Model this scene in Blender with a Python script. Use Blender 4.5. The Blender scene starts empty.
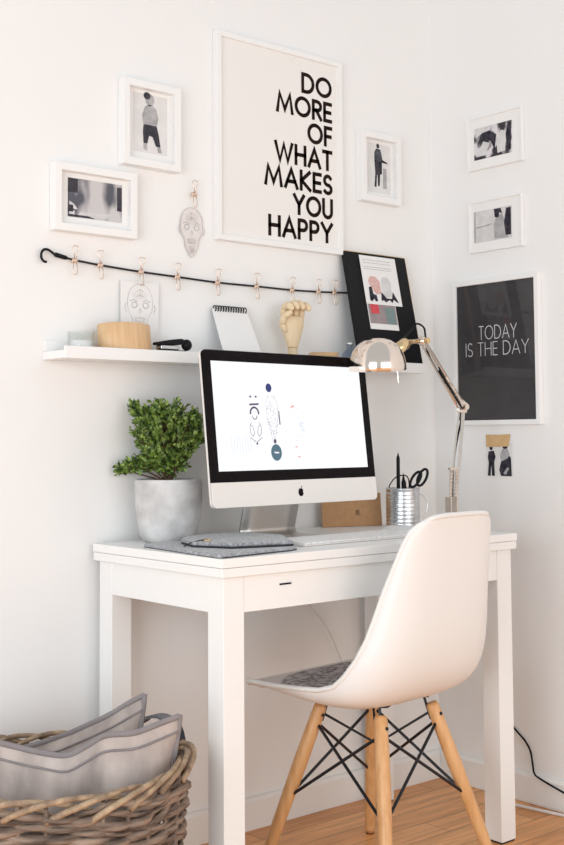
import bpy, bmesh, math, random
from mathutils import Vector, Matrix
PI = math.pi
random.seed(7)
COL = bpy.context.scene.collection

# ------------------------------------------------------------------ materials
def mat(name, col, rough=0.5, metal=0.0, noise=None, bump=None, spec=0.5, emit=None, coat=0.0, sheen=0.0, trans=0.0):
    m = bpy.data.materials.new(name); m.use_nodes = True
    nt = m.node_tree; b = nt.nodes['Principled BSDF']
    b.inputs['Base Color'].default_value = (*col, 1)
    b.inputs['Roughness'].default_value = rough
    b.inputs['Metallic'].default_value = metal
    b.inputs['Specular IOR Level'].default_value = spec
    b.inputs['Coat Weight'].default_value = coat
    b.inputs['Sheen Weight'].default_value = sheen
    b.inputs['Transmission Weight'].default_value = trans
    if emit:
        b.inputs['Emission Color'].default_value = (*emit[0], 1)
        b.inputs['Emission Strength'].default_value = emit[1]
    tc = nt.nodes.new('ShaderNodeTexCoord')
    if noise:   # (scale, colour2, detail, (sx,sy,sz), lo, hi)
        sc, c2, det, st, lo, hi = noise
        mp = nt.nodes.new('ShaderNodeMapping'); mp.inputs['Scale'].default_value = st
        n = nt.nodes.new('ShaderNodeTexNoise'); n.inputs['Scale'].default_value = sc; n.inputs['Detail'].default_value = det
        r = nt.nodes.new('ShaderNodeValToRGB')
        r.color_ramp.elements[0].position = lo; r.color_ramp.elements[0].color = (*col, 1)
        r.color_ramp.elements[1].position = hi; r.color_ramp.elements[1].color = (*c2, 1)
        nt.links.new(tc.outputs['Object'], mp.inputs[0]); nt.links.new(mp.outputs[0], n.inputs['Vector'])
        nt.links.new(n.outputs[0], r.inputs[0]); nt.links.new(r.outputs[0], b.inputs['Base Color'])
    if bump:    # (scale, strength, distance, (stretch))
        sc, stn, dist, st = bump
        mp = nt.nodes.new('ShaderNodeMapping'); mp.inputs['Scale'].default_value = st
        n = nt.nodes.new('ShaderNodeTexNoise'); n.inputs['Scale'].default_value = sc; n.inputs['Detail'].default_value = 6
        bp = nt.nodes.new('ShaderNodeBump'); bp.inputs['Strength'].default_value = stn; bp.inputs['Distance'].default_value = dist
        nt.links.new(tc.outputs['Object'], mp.inputs[0]); nt.links.new(mp.outputs[0], n.inputs['Vector'])
        nt.links.new(n.outputs[0], bp.inputs['Height']); nt.links.new(bp.outputs[0], b.inputs['Normal'])
    return m
ONE = (1, 1, 1)
M = {}
M['wall'] = mat('wall_paint', (.875, .869, .859), .85, noise=(3, (.885, .879, .869), 2, ONE, .3, .7), bump=(180, .05, .001, ONE), spec=.2)
M['trim'] = mat('trim_paint', (.87, .855, .83), .5, spec=.4, bump=(60, .03, .001, ONE))
M['desk'] = mat('desk_lacquer', (.89, .885, .87), .35, noise=(8, (.90, .895, .88), 3, (1, 8, 8), .3, .7), spec=.5)
M['frame'] = mat('frame_paint', (.89, .885, .875), .4, bump=(90, .03, .001, ONE))
M['mount'] = mat('mount_card', (.90, .89, .875), .8, bump=(200, .03, .001, ONE))
M['print_paper'] = mat('print_paper', (.86, .84, .81), .8, bump=(200, .02, .001, ONE))
M['black_print'] = mat('black_print', (.012, .006, .005), .8, spec=.1, noise=(30, (.022, .011, .008), 2, ONE, .4, .6))
M['black_poster'] = mat('black_poster', (.028, .026, .03), .6, noise=(20, (.034, .032, .036), 2, ONE, .4, .6))
M['white_print'] = mat('white_print', (.8, .8, .8), .7, noise=(30, (.7, .7, .7), 2, ONE, .4, .6))
M['felt'] = mat('grey_felt', (.20, .205, .22), .95, noise=(160, (.44, .45, .47), 6, ONE, .35, .65), bump=(300, .5, .002, ONE), sheen=.3)
M['dark_edge'] = mat('dark_edge', (.03, .03, .035), .8, bump=(200, .2, .001, ONE))
M['gold'] = mat('polished_brass', (.80, .60, .34), .25, 1.0, bump=(40, .02, .001, ONE))
M['rose_gold'] = mat('rose_gold_wire', (.78, .60, .48), .3, 1.0, bump=(40, .02, .001, ONE))
M['chrome'] = mat('warm_nickel', (.86, .76, .68), .12, 1.0, bump=(30, .02, .001, ONE))
M['alu'] = mat('brushed_aluminium', (.66, .63, .60), .38, 1.0, bump=(60, .08, .001, (1, 1, 12)))
M['alu_chin'] = mat('satin_aluminium', (.86, .83, .80), .5, .35, bump=(120, .03, .001, ONE))
M['bezel'] = mat('black_glass_bezel', (.004, .002, .003), .15, spec=.12, bump=(5, .005, .001, ONE))
M['black'] = mat('black_plastic', (.007, .007, .009), .5, spec=.2, bump=(120, .05, .001, ONE))
M['rope'] = mat('black_rope', (.012, .011, .014), .8, bump=(220, .6, .002, (1, 1, 4)))
M['steel'] = mat('black_steel_rod', (.012, .014, .02), .35, .3, bump=(120, .05, .001, ONE))
M['tin'] = mat('galvanised_tin', (.72, .74, .76), .25, 1.0, noise=(40, (.55, .57, .6), 3, ONE, .4, .7))
M['shell'] = mat('white_chair_shell', (.855, .835, .812), .38, bump=(150, .03, .001, ONE), spec=.5)
M['wood_leg'] = mat('maple_leg', (.76, .45, .21), .35, noise=(14, (.62, .31, .12), 5, (6, 6, .6), .3, .75))
M['oak_light'] = mat('bent_plywood', (.66, .42, .22), .45, noise=(12, (.75, .52, .30), 5, (8, 8, .6), .3, .7))
M['hand_wood'] = mat('pale_limewood', (.78, .60, .38), .45, noise=(14, (.84, .68, .46), 4, (6, 6, 1), .3, .7))
M['kraft'] = mat('kraft_board', (.50, .27, .125), .8, noise=(60, (.56, .32, .16), 5, ONE, .3, .7))
M['stamp'] = mat('stamp_ink', (.18, .09, .05), .8, noise=(60, (.22, .12, .07), 5, ONE, .3, .7))
M['concrete'] = mat('pale_concrete', (.50, .495, .49), .85, noise=(22, (.66, .655, .65), 8, ONE, .35, .65), bump=(70, .35, .003, ONE))
M['soil'] = mat('potting_soil', (.03, .02, .014), .95, bump=(90, 1, .01, ONE))
M['bark'] = mat('shrub_bark', (.12, .065, .035), .85, bump=(90, .6, .003, ONE))
M['leaf'] = mat('box_leaf', (.025, .065, .014), .4, noise=(75, (.29, .42, .08), 3, ONE, .36, .66))
M['wicker'] = mat('grey_willow', (.07, .047, .035), .75, noise=(9, (.36, .26, .195), 6, (1.2, 1.2, 9), .36, .64), bump=(120, .4, .002, ONE))
M['wicker_rim'] = mat('tan_willow', (.20, .13, .085), .6, noise=(16, (.50, .36, .23), 5, (3, 3, 3), .3, .7), bump=(120, .3, .002, ONE))
M['linen'] = mat('grey_linen', (.33, .275, .25), .95, noise=(16, (.54, .46, .42), 6, (1,1,.35), .35, .65), bump=(380, .4, .001, (1, 1, 1)), sheen=.2)
M['linen_trim'] = mat('linen_piping', (.22, .195, .195), .95, noise=(30, (.27, .24, .24), 6, ONE, .3, .7), bump=(380, .4, .001, ONE))
M['strap'] = mat('grey_webbing', (.22, .22, .24), .8, bump=(200, .4, .001, ONE))
M['strap_dark'] = mat('navy_webbing', (.03, .035, .05), .8, bump=(200, .4, .001, ONE))
M['fur'] = mat('grey_melange_cushion', (.13, .11, .115), .95, noise=(80, (.62, .56, .56), 8, ONE, .38, .6), bump=(160, 1, .006, ONE), sheen=.3)
M['paper'] = mat('white_paper', (.86, .85, .84), .7, bump=(100, .02, .001, ONE))
M['keys'] = mat('white_keys', (.88, .87, .86), .4, bump=(100, .02, .001, ONE))
M['mouse'] = mat('white_mouse', (.75, .75, .75), .2, bump=(100, .01, .001, ONE))
M['cable_white'] = mat('white_cable', (.75, .72, .70), .5, bump=(100, .02, .001, ONE))
M['tape'] = mat('washi_tape', (.62, .40, .18), .6, noise=(50, (.68, .46, .24), 4, ONE, .3, .7))
M['ink_pink'] = mat('faded_ink', (.46, .38, .37), .8, noise=(90, (.68, .62, .60), 4, ONE, .35, .65))
M['card_tint'] = mat('tinted_card', (.74, .70, .68), .8, noise=(50, (.80, .77, .75), 4, ONE, .3, .7))
M['grey_a'] = mat('photo_grey', (.36, .35, .36), .6, spec=.1, noise=(60, (.5, .49, .5), 5, ONE, .35, .65))
M['white_bg'] = mat('photo_white', (.74, .73, .72), .6, noise=(30, (.80, .79, .78), 5, ONE, .35, .65))
M['grey_l'] = mat('photo_pale_grey', (.62, .61, .61), .6, noise=(30, (.72, .71, .71), 5, ONE, .35, .65))
M['grey_d'] = mat('photo_dark', (.02, .018, .03), .6, spec=.1, noise=(60, (.06, .055, .07), 5, ONE, .35, .65))
M['photo_bw'] = mat('photo_black_and_white', (.03, .025, .035), .6, spec=.1, noise=(26, (.75, .72, .74), 3, (1, 1, 1), .44, .56))
M['photo_blur'] = mat('photo_blurred', (.10, .10, .13), .6, spec=.1, noise=(16, (.62, .60, .60), 2, (1.4, 1, .6), .38, .56))
M['photo_slate'] = mat('photo_slate', (.055, .062, .075), .6, spec=.1, noise=(60, (.09, .10, .115), 5, ONE, .35, .65))
M['red'] = mat('red_print', (.62, .05, .07), .6, noise=(40, (.7, .1, .12), 4, ONE, .3, .7))
M['pink'] = mat('pink_print', (.66, .36, .33), .6, noise=(120, (.76, .56, .52), 4, ONE, .3, .7))
M['teal'] = mat('teal_print', (.17, .24, .24), .6, noise=(40, (.22, .3, .29), 4, ONE, .3, .7))
M['mauve'] = mat('mauve_print', (.30, .24, .25), .6, noise=(40, (.38, .31, .31), 4, ONE, .3, .7))
M['screen'] = mat('screen_white', (.02, .02, .02), .25, emit=((.97, .98, 1.0), 1.0))
def lit(name, c):
    return mat(name, (.01, .01, .01), .3, emit=(c, 1.0))
M['s_blue'] = lit('screen_navy', (.015, .03, .17)); M['s_slate'] = lit('screen_slate', (.07, .15, .21))
M['s_grey'] = lit('screen_grey', (.52, .52, .60)); M['s_pale'] = lit('screen_pale', (.80, .84, .92))
M['s_pink'] = lit('screen_pink', (.85, .42, .40)); M['s_dark'] = lit('screen_plum', (.10, .06, .14)); M['s_white'] = lit('screen_dash', (.9, .9, .95))

def pane_mat(name, tint, fac=.08):
    m = bpy.data.materials.new(name); m.use_nodes = True; nt = m.node_tree
    nt.nodes.clear()
    o = nt.nodes.new('ShaderNodeOutputMaterial'); t = nt.nodes.new('ShaderNodeBsdfTransparent'); g = nt.nodes.new('ShaderNodeBsdfGlossy')
    t.inputs[0].default_value = (*tint, 1); g.inputs['Roughness'].default_value = .03
    lw = nt.nodes.new('ShaderNodeLayerWeight'); lw.inputs[0].default_value = .5
    pw = nt.nodes.new('ShaderNodeMath'); pw.operation = 'POWER'; pw.inputs[1].default_value = 5
    f = nt.nodes.new('ShaderNodeMath'); f.operation = 'MULTIPLY_ADD'; f.inputs[1].default_value = .9; f.inputs[2].default_value = .035
    nt.links.new(lw.outputs['Facing'], pw.inputs[0]); nt.links.new(pw.outputs[0], f.inputs[0])
    mx = nt.nodes.new('ShaderNodeMixShader')
    nt.links.new(f.outputs[0], mx.inputs[0]); nt.links.new(t.outputs[0], mx.inputs[1]); nt.links.new(g.outputs[0], mx.inputs[2])
    nt.links.new(mx.outputs[0], o.inputs[0]); return m
M['pane'] = pane_mat('picture_glass', (1, 1, 1))
M['glass_blue'] = pane_mat('blue_tinted_glass', (.74, .80, .90))
M['glass_clear'] = pane_mat('clear_glass', (.97, .98, .975))

def plank_floor():
    m = bpy.data.materials.new('oak_planks'); m.use_nodes = True; nt = m.node_tree; L = nt.links
    b = nt.nodes['Principled BSDF']; b.inputs['Roughness'].default_value = .38
    tc = nt.nodes.new('ShaderNodeTexCoord')
    br = nt.nodes.new('ShaderNodeTexBrick'); br.inputs['Scale'].default_value = 1
    br.offset = .37; br.inputs['Brick Width'].default_value = .62; br.inputs['Row Height'].default_value = .085
    br.inputs['Mortar Size'].default_value = .0009; br.inputs['Mortar Smooth'].default_value = .1; br.inputs['Bias'].default_value = 0
    br.inputs['Color1'].default_value = (.70, .31, .11, 1); br.inputs['Color2'].default_value = (.90, .47, .19, 1)
    br.inputs['Mortar'].default_value = (.17, .08, .035, 1)
    L.new(tc.outputs['Object'], br.inputs['Vector'])
    mp = nt.nodes.new('ShaderNodeMapping'); mp.inputs['Scale'].default_value = (1.2, 14, 1)
    n = nt.nodes.new('ShaderNodeTexNoise'); n.inputs['Scale'].default_value = 4; n.inputs['Detail'].default_value = 9; n.inputs['Distortion'].default_value = .6
    L.new(tc.outputs['Object'], mp.inputs[0]); L.new(mp.outputs[0], n.inputs['Vector'])
    r = nt.nodes.new('ShaderNodeValToRGB'); r.color_ramp.elements[0].position = .3; r.color_ramp.elements[0].color = (.72, .68, .64, 1)
    r.color_ramp.elements[1].position = .7; r.color_ramp.elements[1].color = (1.12, 1.12, 1.12, 1)
    L.new(n.outputs[0], r.inputs[0])
    mx = nt.nodes.new('ShaderNodeMix'); mx.data_type = 'RGBA'; mx.blend_type = 'MULTIPLY'; mx.inputs[0].default_value = 1
    L.new(br.outputs['Color'], mx.inputs[6]); L.new(r.outputs[0], mx.inputs[7]); L.new(mx.outputs[2], b.inputs['Base Color'])
    bp = nt.nodes.new('ShaderNodeBump'); bp.inputs['Strength'].default_value = .25; bp.inputs['Distance'].default_value = .002; bp.invert = True
    L.new(br.outputs['Fac'], bp.inputs['Height']); L.new(bp.outputs[0], b.inputs['Normal'])
    return m
M['floor'] = plank_floor()

# ------------------------------------------------------------------ mesh builder
class B:
    def __init__(s): s.v = []; s.f = []; s.xf = None
    def add(s, vs, fs):
        o = len(s.v); s.v += [Vector(p) for p in vs]; s.f += [tuple(i + o for i in f) for f in fs]; return s
    def box(s, a, b):
        x0, y0, z0 = a; x1, y1, z1 = b
        return s.add([(x0,y0,z0),(x1,y0,z0),(x1,y1,z0),(x0,y1,z0),(x0,y0,z1),(x1,y0,z1),(x1,y1,z1),(x0,y1,z1)],
                     [(0,3,2,1),(4,5,6,7),(0,1,5,4),(1,2,6,5),(2,3,7,6),(3,0,4,7)])
    def tube(s, pts, r, n=10, closed=False, cap=True):
        pts = [Vector(p) for p in pts]; N = len(pts); rs = r if isinstance(r, (list, tuple)) else [r] * N
        rings = []; prev = None
        for i, p in enumerate(pts):
            if closed: t = pts[(i+1) % N] - pts[i-1]
            else: t = pts[min(i+1, N-1)] - pts[max(i-1, 0)]
            if t.length < 1e-9: t = Vector((0,0,1))
            t.normalize()
            if prev is None:
                a = Vector((0,0,1)) if abs(t.z) < .9 else Vector((1,0,0)); nrm = (a - t * a.dot(t)).normalized()
            else: nrm = (prev - t * prev.dot(t)).normalized()
            prev = nrm; bn = t.cross(nrm)
            rings.append([p + (nrm * math.cos(2*PI*k/n) + bn * math.sin(2*PI*k/n)) * rs[i] for k in range(n)])
        o = len(s.v)
        for g in rings: s.v += g
        M_ = N if closed else N - 1
        for i in range(M_):
            for k in range(n):
                a = o + i*n + k; b = o + i*n + (k+1) % n; c = o + ((i+1) % N)*n + (k+1) % n; d = o + ((i+1) % N)*n + k
                s.f.append((a, b, c, d))
        if cap and not closed:
            s.f.append(tuple(o + k for k in reversed(range(n)))); s.f.append(tuple(o + (N-1)*n + k for k in range(n)))
        return s
    def cyl(s, a, b, r, n=20, r2=None): return s.tube([a, b], [r, r if r2 is None else r2], n)
    def lathe(s, prof, c=(0,0,0), n=40, sx=1, sy=1):
        o = len(s.v); P = len(prof)
        for r, z in prof:
            for k in range(n):
                t = 2*PI*k/n; s.v.append(Vector((c[0] + r*sx*math.cos(t), c[1] + r*sy*math.sin(t), c[2] + z)))
        for i in range(P-1):
            for k in range(n):
                s.f.append((o+i*n+k, o+i*n+(k+1)%n, o+(i+1)*n+(k+1)%n, o+(i+1)*n+k))
        return s
    def poly(s, pts): return s.add(pts, [tuple(range(len(pts)))])
    def prism(s, pts, off):
        off = Vector(off); n = len(pts); a = [Vector(p) for p in pts]
        return s.add(a + [p + off for p in a], [tuple(reversed(range(n))), tuple(range(n, 2*n))] + [(i, (i+1)%n, n+(i+1)%n, n+i) for i in range(n)])
    def grid(s, rows, closeu=False):
        o = len(s.v); R = len(rows); Cn = len(rows[0])
        for r in rows: s.v += [Vector(p) for p in r]
        for i in range(R-1):
            for k in range(Cn if closeu else Cn-1):
                s.f.append((o+i*Cn+k, o+i*Cn+(k+1)%Cn, o+(i+1)*Cn+(k+1)%Cn, o+(i+1)*Cn+k))
        return s
    def ball(s, c, r, n=16, sc=(1,1,1)):
        rows = []
        for i in range(n//2+1):
            t = PI*i/(n//2); rr = max(math.sin(t), 1e-4)
            rows.append([(c[0]+r*sc[0]*rr*math.cos(2*PI*k/n), c[1]+r*sc[1]*rr*math.sin(2*PI*k/n), c[2]-r*sc[2]*math.cos(t)) for k in range(n)])
        return s.grid(rows, True)
    def map(s, fn):
        s.v = [Vector(fn(p)) for p in s.v]; return s

def props(o, label=None, cat=None, group=None, kind=None):
    if label: o['label'] = label
    if cat: o['category'] = cat
    if group: o['group'] = group
    if kind: o['kind'] = kind
    return o
def build(name, b, m, parent=None, smooth=False, bevel=0, sub=0, solid=0, world=True, seg=2, fix=True):
    me = bpy.data.meshes.new(name); me.from_pydata([tuple(v) for v in b.v], [], b.f)
    if fix:
        bm = bmesh.new(); bm.from_mesh(me); bmesh.ops.recalc_face_normals(bm, faces=bm.faces); bm.to_mesh(me); bm.free()
    me.materials.append(M[m] if isinstance(m, str) else m)
    if smooth:
        for p in me.polygons: p.use_smooth = True
    o = bpy.data.objects.new(name, me); COL.objects.link(o)
    if parent is not None:
        o.parent = parent
        if world and parent.get('_w', 1):
            l = Vector((0,0,0)); q = parent
            while q is not None: l += q.location; q = q.parent
            o.location = -l
    if solid:
        md = o.modifiers.new('solid', 'SOLIDIFY'); md.thickness = solid; md.offset = 0
    if bevel:
        md = o.modifiers.new('bevel', 'BEVEL'); md.width = bevel; md.segments = seg; md.limit_method = 'ANGLE'; md.angle_limit = .7
    if sub:
        md = o.modifiers.new('sub', 'SUBSURF'); md.levels = sub; md.render_levels = sub
    return o
def thing(name, label, cat, loc=(0,0,0), rot=(0,0,0), group=None, local=False):
    o = bpy.data.objects.new(name, None); COL.objects.link(o); o.empty_display_size = .05
    o.location = loc; o.rotation_euler = rot
    props(o, label, cat, group)
    if local: LOCAL.add(o.name)
    return o
LOCAL = set()
def part(name, b, m, parent, **k):
    root = parent
    while root.parent is not None: root = root.parent
    k.setdefault('world', root.name not in LOCAL)
    return build(name, b, m, parent, **k)
def arc(cx, cy, rx, ry, a0, a1, n=12):
    return [(cx + rx*math.cos(math.radians(a0+(a1-a0)*i/n)), cy + ry*math.sin(math.radians(a0+(a1-a0)*i/n))) for i in range(n+1)]
def smoothpts(pts, n=8):
    pts = [Vector(p) for p in pts]; out = []
    for i in range(len(pts)-1):
        p0 = pts[max(i-1,0)]; p1 = pts[i]; p2 = pts[i+1]; p3 = pts[min(i+2, len(pts)-1)]
        for k in range(n):
            t = k/n
            out.append(.5*((2*p1)+(-p0+p2)*t+(2*p0-5*p1+4*p2-p3)*t*t+(-p0+3*p1-3*p2+p3)*t**3))
    out.append(pts[-1]); return out

# ------------------------------------------------------------------ stroke lettering
GL = {
 'D': (.74, [[(0,0),(0,1),(.35,1)]+[(x,y) for x,y in arc(.35,.5,.65,.5,90,-90,14)]+[(0,0)]]),
 'O': (.98, [arc(.5,.5,.5,.5,0,360,28)]),
 'M': (1.05, [[(0,0),(.15,1),(.5,.12),(.85,1),(1,0)]]),
 'R': (.56, [[(0,0),(0,1),(.5,1)]+arc(.5,.74,.5,.26,90,-90,10)+[(0,.48)], [(.4,.48),(1,0)]]),
 'P': (.54, [[(0,0),(0,1),(.5,1)]+arc(.5,.72,.5,.28,90,-90,10)+[(0,.44)]]),
 'E': (.46, [[(1,1),(0,1),(0,0),(1,0)], [(0,.5),(.9,.5)]]),
 'F': (.44, [[(1,1),(0,1),(0,0)], [(0,.5),(.9,.5)]]),
 'W': (1.15, [[(0,1),(.26,0),(.5,.95),(.74,0),(1,1)]]),
 'H': (.66, [[(0,0),(0,1)], [(1,0),(1,1)], [(0,.52),(1,.52)]]),
 'A': (.80, [[(0,0),(.5,1),(1,0)], [(.18,.32),(.82,.32)]]),
 'T': (.56, [[(0,1),(1,1)], [(.5,1),(.5,0)]]),
 'K': (.62, [[(0,0),(0,1)], [(.95,1),(.05,.5),(1,0)]]),
 'S': (.50, [arc(.5,.74,.47,.26,35,270,14)+arc(.5,.24,.5,.24,90,-145,14)]),
 'Y': (.70, [[(0,1),(.5,.48),(1,1)], [(.5,.48),(.5,0)]]),
 'U': (.64, [[(0,1),(0,.34)]+arc(.5,.32,.5,.32,180,360,14)+[(1,1)]]),
 'I': (.02, [[(.5,0),(.5,1)]]),
 ' ': (.22, []),
}
def strokes(b, pts, t, place):
    q_ = [pts[0]]
    for p_ in pts[1:]:
        if math.hypot(p_[0]-q_[-1][0], p_[1]-q_[-1][1]) > 1e-6: q_.append(p_)
    pts = q_
    n = len(pts); closed = abs(pts[0][0]-pts[-1][0]) + abs(pts[0][1]-pts[-1][1]) < 1e-6
    P = [Vector((p[0], p[1])) for p in pts]
    Lf, Rt = [], []
    for i in range(n):
        if closed: a = P[i-1] if i > 0 else P[n-2]; c = P[i+1] if i < n-1 else P[1]
        else: a = P[i-1] if i > 0 else None; c = P[i+1] if i < n-1 else None
        d1 = (P[i]-a).normalized() if a is not None else None; d2 = (c-P[i]).normalized() if c is not None else None
        if d1 is None: d1 = d2
        if d2 is None: d2 = d1
        n1 = Vector((-d1.y, d1.x)); n2 = Vector((-d2.y, d2.x)); m = (n1+n2)
        if m.length < 1e-5: m = n1
        m.normalize(); k = min(1/max(m.dot(n1), .3), 2.2)
        q = P[i].copy()
        if a is None: q = q - d1*t/2
        if c is None: q = q + d1*t/2
        Lf.append(q + m*k*t/2); Rt.append(q - m*k*t/2)
    for i in range(n-1):
        b.poly([place(*Lf[i]), place(*Rt[i]), place(*Rt[i+1]), place(*Lf[i+1])])
def text(b, s, x0, x1, z0, z1, t, place, gap=.11):
    h = z1 - z0; nat = sum(GL[c][0] for c in s)*h + (len(s)-1)*gap*h + len(s)*t
    k = (x1-x0)/nat; x = x0
    for c in s:
        w = GL[c][0]*h*k
        for st in GL[c][1]:
            strokes(b, [(x + t/2 + p[0]*w, z0 + t/2 + p[1]*(h-t)) for p in st], t, place)
        x += w + t*k + gap*h*k

# ------------------------------------------------------------------ ROOM
XW = .7285
props(build('floor', B().box((-3.2, -4.6, -.05), (XW+.1, .1, 0)), 'floor'), kind='structure')
props(build('wall_back', B().box((-3.2, 0, 0), (XW+.1, .1, 2.7)), 'wall'), kind='structure')
props(build('wall_right', B().box((XW, -4.6, 0), (XW+.1, 0, 2.7)), 'wall'), kind='structure')
def base(name, b): return props(build(name, b, 'trim', bevel=.002), kind='structure')
base('baseboard_back', B().prism([(-3.2,0,0),(-3.2,-.014,0),(-3.2,-.014,.07),(-3.2,-.009,.078),(-3.2,0,.08)], (3.2+XW,0,0)))
base('baseboard_right', B().prism([(XW,-.014,0),(XW-.014,-.014,0),(XW-.014,-.014,.07),(XW-.009,-.014,.078),(XW,-.014,.08)], (0,-4.586,0)))

# ------------------------------------------------------------------ DESK
DX0, DX1, DY0, DY1, DT = -.438, .473, -.5016, -.0135, .74
desk = thing('writing_desk', 'white square-legged writing desk standing against the back wall', 'desk', (.02, -.26, 0))
part('tabletop', B().box((DX0, DY0, .7215), (DX1, DY1, DT)), 'desk', desk, bevel=.0012)
part('lower_leaf', B().box((DX0+.0015, DY0+.0015, .7023), (DX1-.0015, DY1, .7207)), 'desk', desk, bevel=.0012)
lx0, lx1, ly0, ly1 = DX0+.0114, DX1-.0114, DY0+.0114, DY1-.0114; LW = .0523
for sx in (0, 1):
    for sy in (0, 1):
        x = lx0 if sx == 0 else lx1-LW; y = ly0 if sy == 0 else ly1-LW
        lg = part('leg', B().box((x, y, .004), (x+LW, y+LW, .7015)), 'desk', desk, bevel=.0015)
        part('glide', B().box((x+.003, y+.003, 0), (x+LW-.003, y+LW-.003, .0045)), 'black', lg)
ap = B(); az = .629
ap.box((lx0+.001, ly0+LW, az), (lx0+.02, ly1-LW, .7015)); ap.box((lx1-.02, ly0+LW, az), (lx1-.001, ly1-LW, .7015))
ap.box((lx0+LW, ly1-.02, az), (lx1-LW, ly1-.001, .7015))
part('apron', ap, 'desk', desk, bevel=.001)
dr = part('drawer_front', B().box((lx0+LW+.0006, ly0+.001, az), (lx1-LW-.0006, ly0+.02, .7012)), 'desk', desk, bevel=.001)
part('drawer_slot', B().box((-.281, ly0-.0006, .6755), (-.250, ly0+.0015, .679)), 'black', dr)

# ------------------------------------------------------------------ PICTURE FRAMES
def back_place(c): return lambda a, b: (a, -c, b)
def right_place(c): return lambda a, b: (XW - c, -a, b)
def framed(name, label, cat, side, a0, a1, b0, b1, bw, depth, pw, pdepth=.006, mount=None, group=None, fm='frame', paper='mount', glass=True):
    P = (lambda a, c, b: (a, -c, b)) if side == 'back' else (lambda a, c, b: (XW - c, -a, b))
    root = thing(name, label, cat, P((a0+a1)/2, 0, b0), group=group)
    fr = B()
    O = [(a0,b0),(a1,b0),(a1,b1),(a0,b1)]; I = [(a0+bw,b0+bw),(a1-bw,b0+bw),(a1-bw,b1-bw),(a0+bw,b1-bw)]
    v = [P(a,.0005,b) for a,b in O] + [P(a,depth,b) for a,b in O] + [P(a,depth,b) for a,b in I] + [P(a,pdepth,b) for a,b in I]
    f = []
    for i in range(4):
        j = (i+1)%4
        f += [(i,j,4+j,4+i),(4+i,4+j,8+j,8+i),(8+i,8+j,12+j,12+i)]
    f.append((3,2,1,0)); f.append((12,13,14,15))
    fr.add(v, f); part('frame', fr, fm, root, bevel=.001)
    e = .0004
    part('mount' if paper == 'mount' else 'print', B().prism([P(a,pdepth+e,b) for a,b in I], Vector(P(0,.0008,0))-Vector(P(0,0,0))), paper, root)
    if glass:
        part('glass_pane', B().poly([P(a,depth-.004,b) for a,b in I]), 'pane', root)
    def pl(c): return lambda a, b: P(a, pdepth+.0012+c, b)
    return root, pl

# motivational poster
pr_, pl = framed('framed_poster', 'large white framed typographic poster with bold black words, centre of the wall group', 'poster', 'back',
                 -.083, .350, 1.478, 2.016, .014, .020, None, paper='print_paper', pdepth=.010, glass=False)
tb = B(); p = pl(.0006)
for s, x0, top in (('DO',.2065,1.9645),('MORE',.117,1.8975),('OF',.227,1.8305),('WHAT',.110,1.7635),('MAKES',.0755,1.6965),('YOU',.174,1.6295),('HAPPY',.088,1.5635)):
    text(tb, s, x0, .3165, top-.0575, top, .0104, p)
part('lettering', tb, 'black_print', pr_)

def figure(parts, root, pl, k0=0):
    for i, (nm, m, polys) in enumerate(parts):
        for q in polys:
            b = B(); b.poly([pl(.0003*(i+1+k0))(a, z) for a, z in q]); part(nm, b, m, root, fix=True)
def ell(cx, cy, rx, ry, n=18): return [(cx+rx*math.cos(2*PI*i/n), cy+ry*math.sin(2*PI*i/n)) for i in range(n)]
def rect(a0, b0, a1, b1): return [(a0,b0),(a1,b0),(a1,b1),(a0,b1)]

# A: standing man in dark trousers
r, pl = framed('framed_picture', 'small upright white frame showing a person in dark trousers, left of the large poster', 'picture frame', 'back',
               -.365, -.199, 1.629, 1.838, .018, .026, None, glass=True)
cA = -.2775; zA = 1.671
figure([('photo_print', 'white_bg', [rect(-.327, 1.668, -.228, 1.812)]),
        ('printed_person', 'grey_a', [ell(cA-.002, zA+.128, .013, .015), [(cA-.020,zA+.066),(cA-.024,zA+.088),(cA-.016,zA+.110),(cA-.006,zA+.116),(cA+.006,zA+.116),(cA+.017,zA+.108),(cA+.023,zA+.086),(cA+.018,zA+.064)],
                              [(cA-.020,zA+.022),(cA-.020,zA+.006),(cA-.009,zA+.002),(cA-.009,zA+.022)], [(cA+.019,zA+.018),(cA+.022,zA+.001),(cA+.034,zA+.002),(cA+.028,zA+.018)]]),
        ('printed_trousers', 'grey_d', [[(cA-.020,zA+.066),(cA-.022,zA+.05),(cA-.020,zA+.020),(cA-.009,zA+.020),(cA-.004,zA+.040),(cA+.006,zA+.038),(cA+.016,zA+.016),(cA+.029,zA+.016),(cA+.024,zA+.045),(cA+.018,zA+.066)],
                                ell(cA-.010, zA+.137, .010, .009)])], r, pl)
# B: blurred interior photograph
r, pl = framed('framed_picture', 'landscape white frame holding a blurred dark grey photograph, leftmost on the wall', 'picture frame', 'back',
               -.547, -.326, 1.451, 1.608, .018, .026, None, glass=True)
figure([('photo_print', 'photo_blur', [rect(-.504, 1.488, -.358, 1.579)]),
        ('printed_highlight', 'grey_l', [[(-.50,1.525),(-.488,1.519),(-.478,1.508),(-.484,1.506),(-.50,1.512)], rect(-.50,1.494,-.486,1.503), [(-.48,1.492),(-.40,1.494),(-.385,1.506),(-.42,1.503),(-.47,1.502)]]),
        ('printed_shadow', 'grey_d', [rect(-.504,1.500,-.490,1.516), rect(-.504,1.545,-.478,1.578), rect(-.372,1.515,-.359,1.572), [(-.50,1.489),(-.43,1.489),(-.45,1.494),(-.50,1.494)]])], r, pl)
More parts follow.
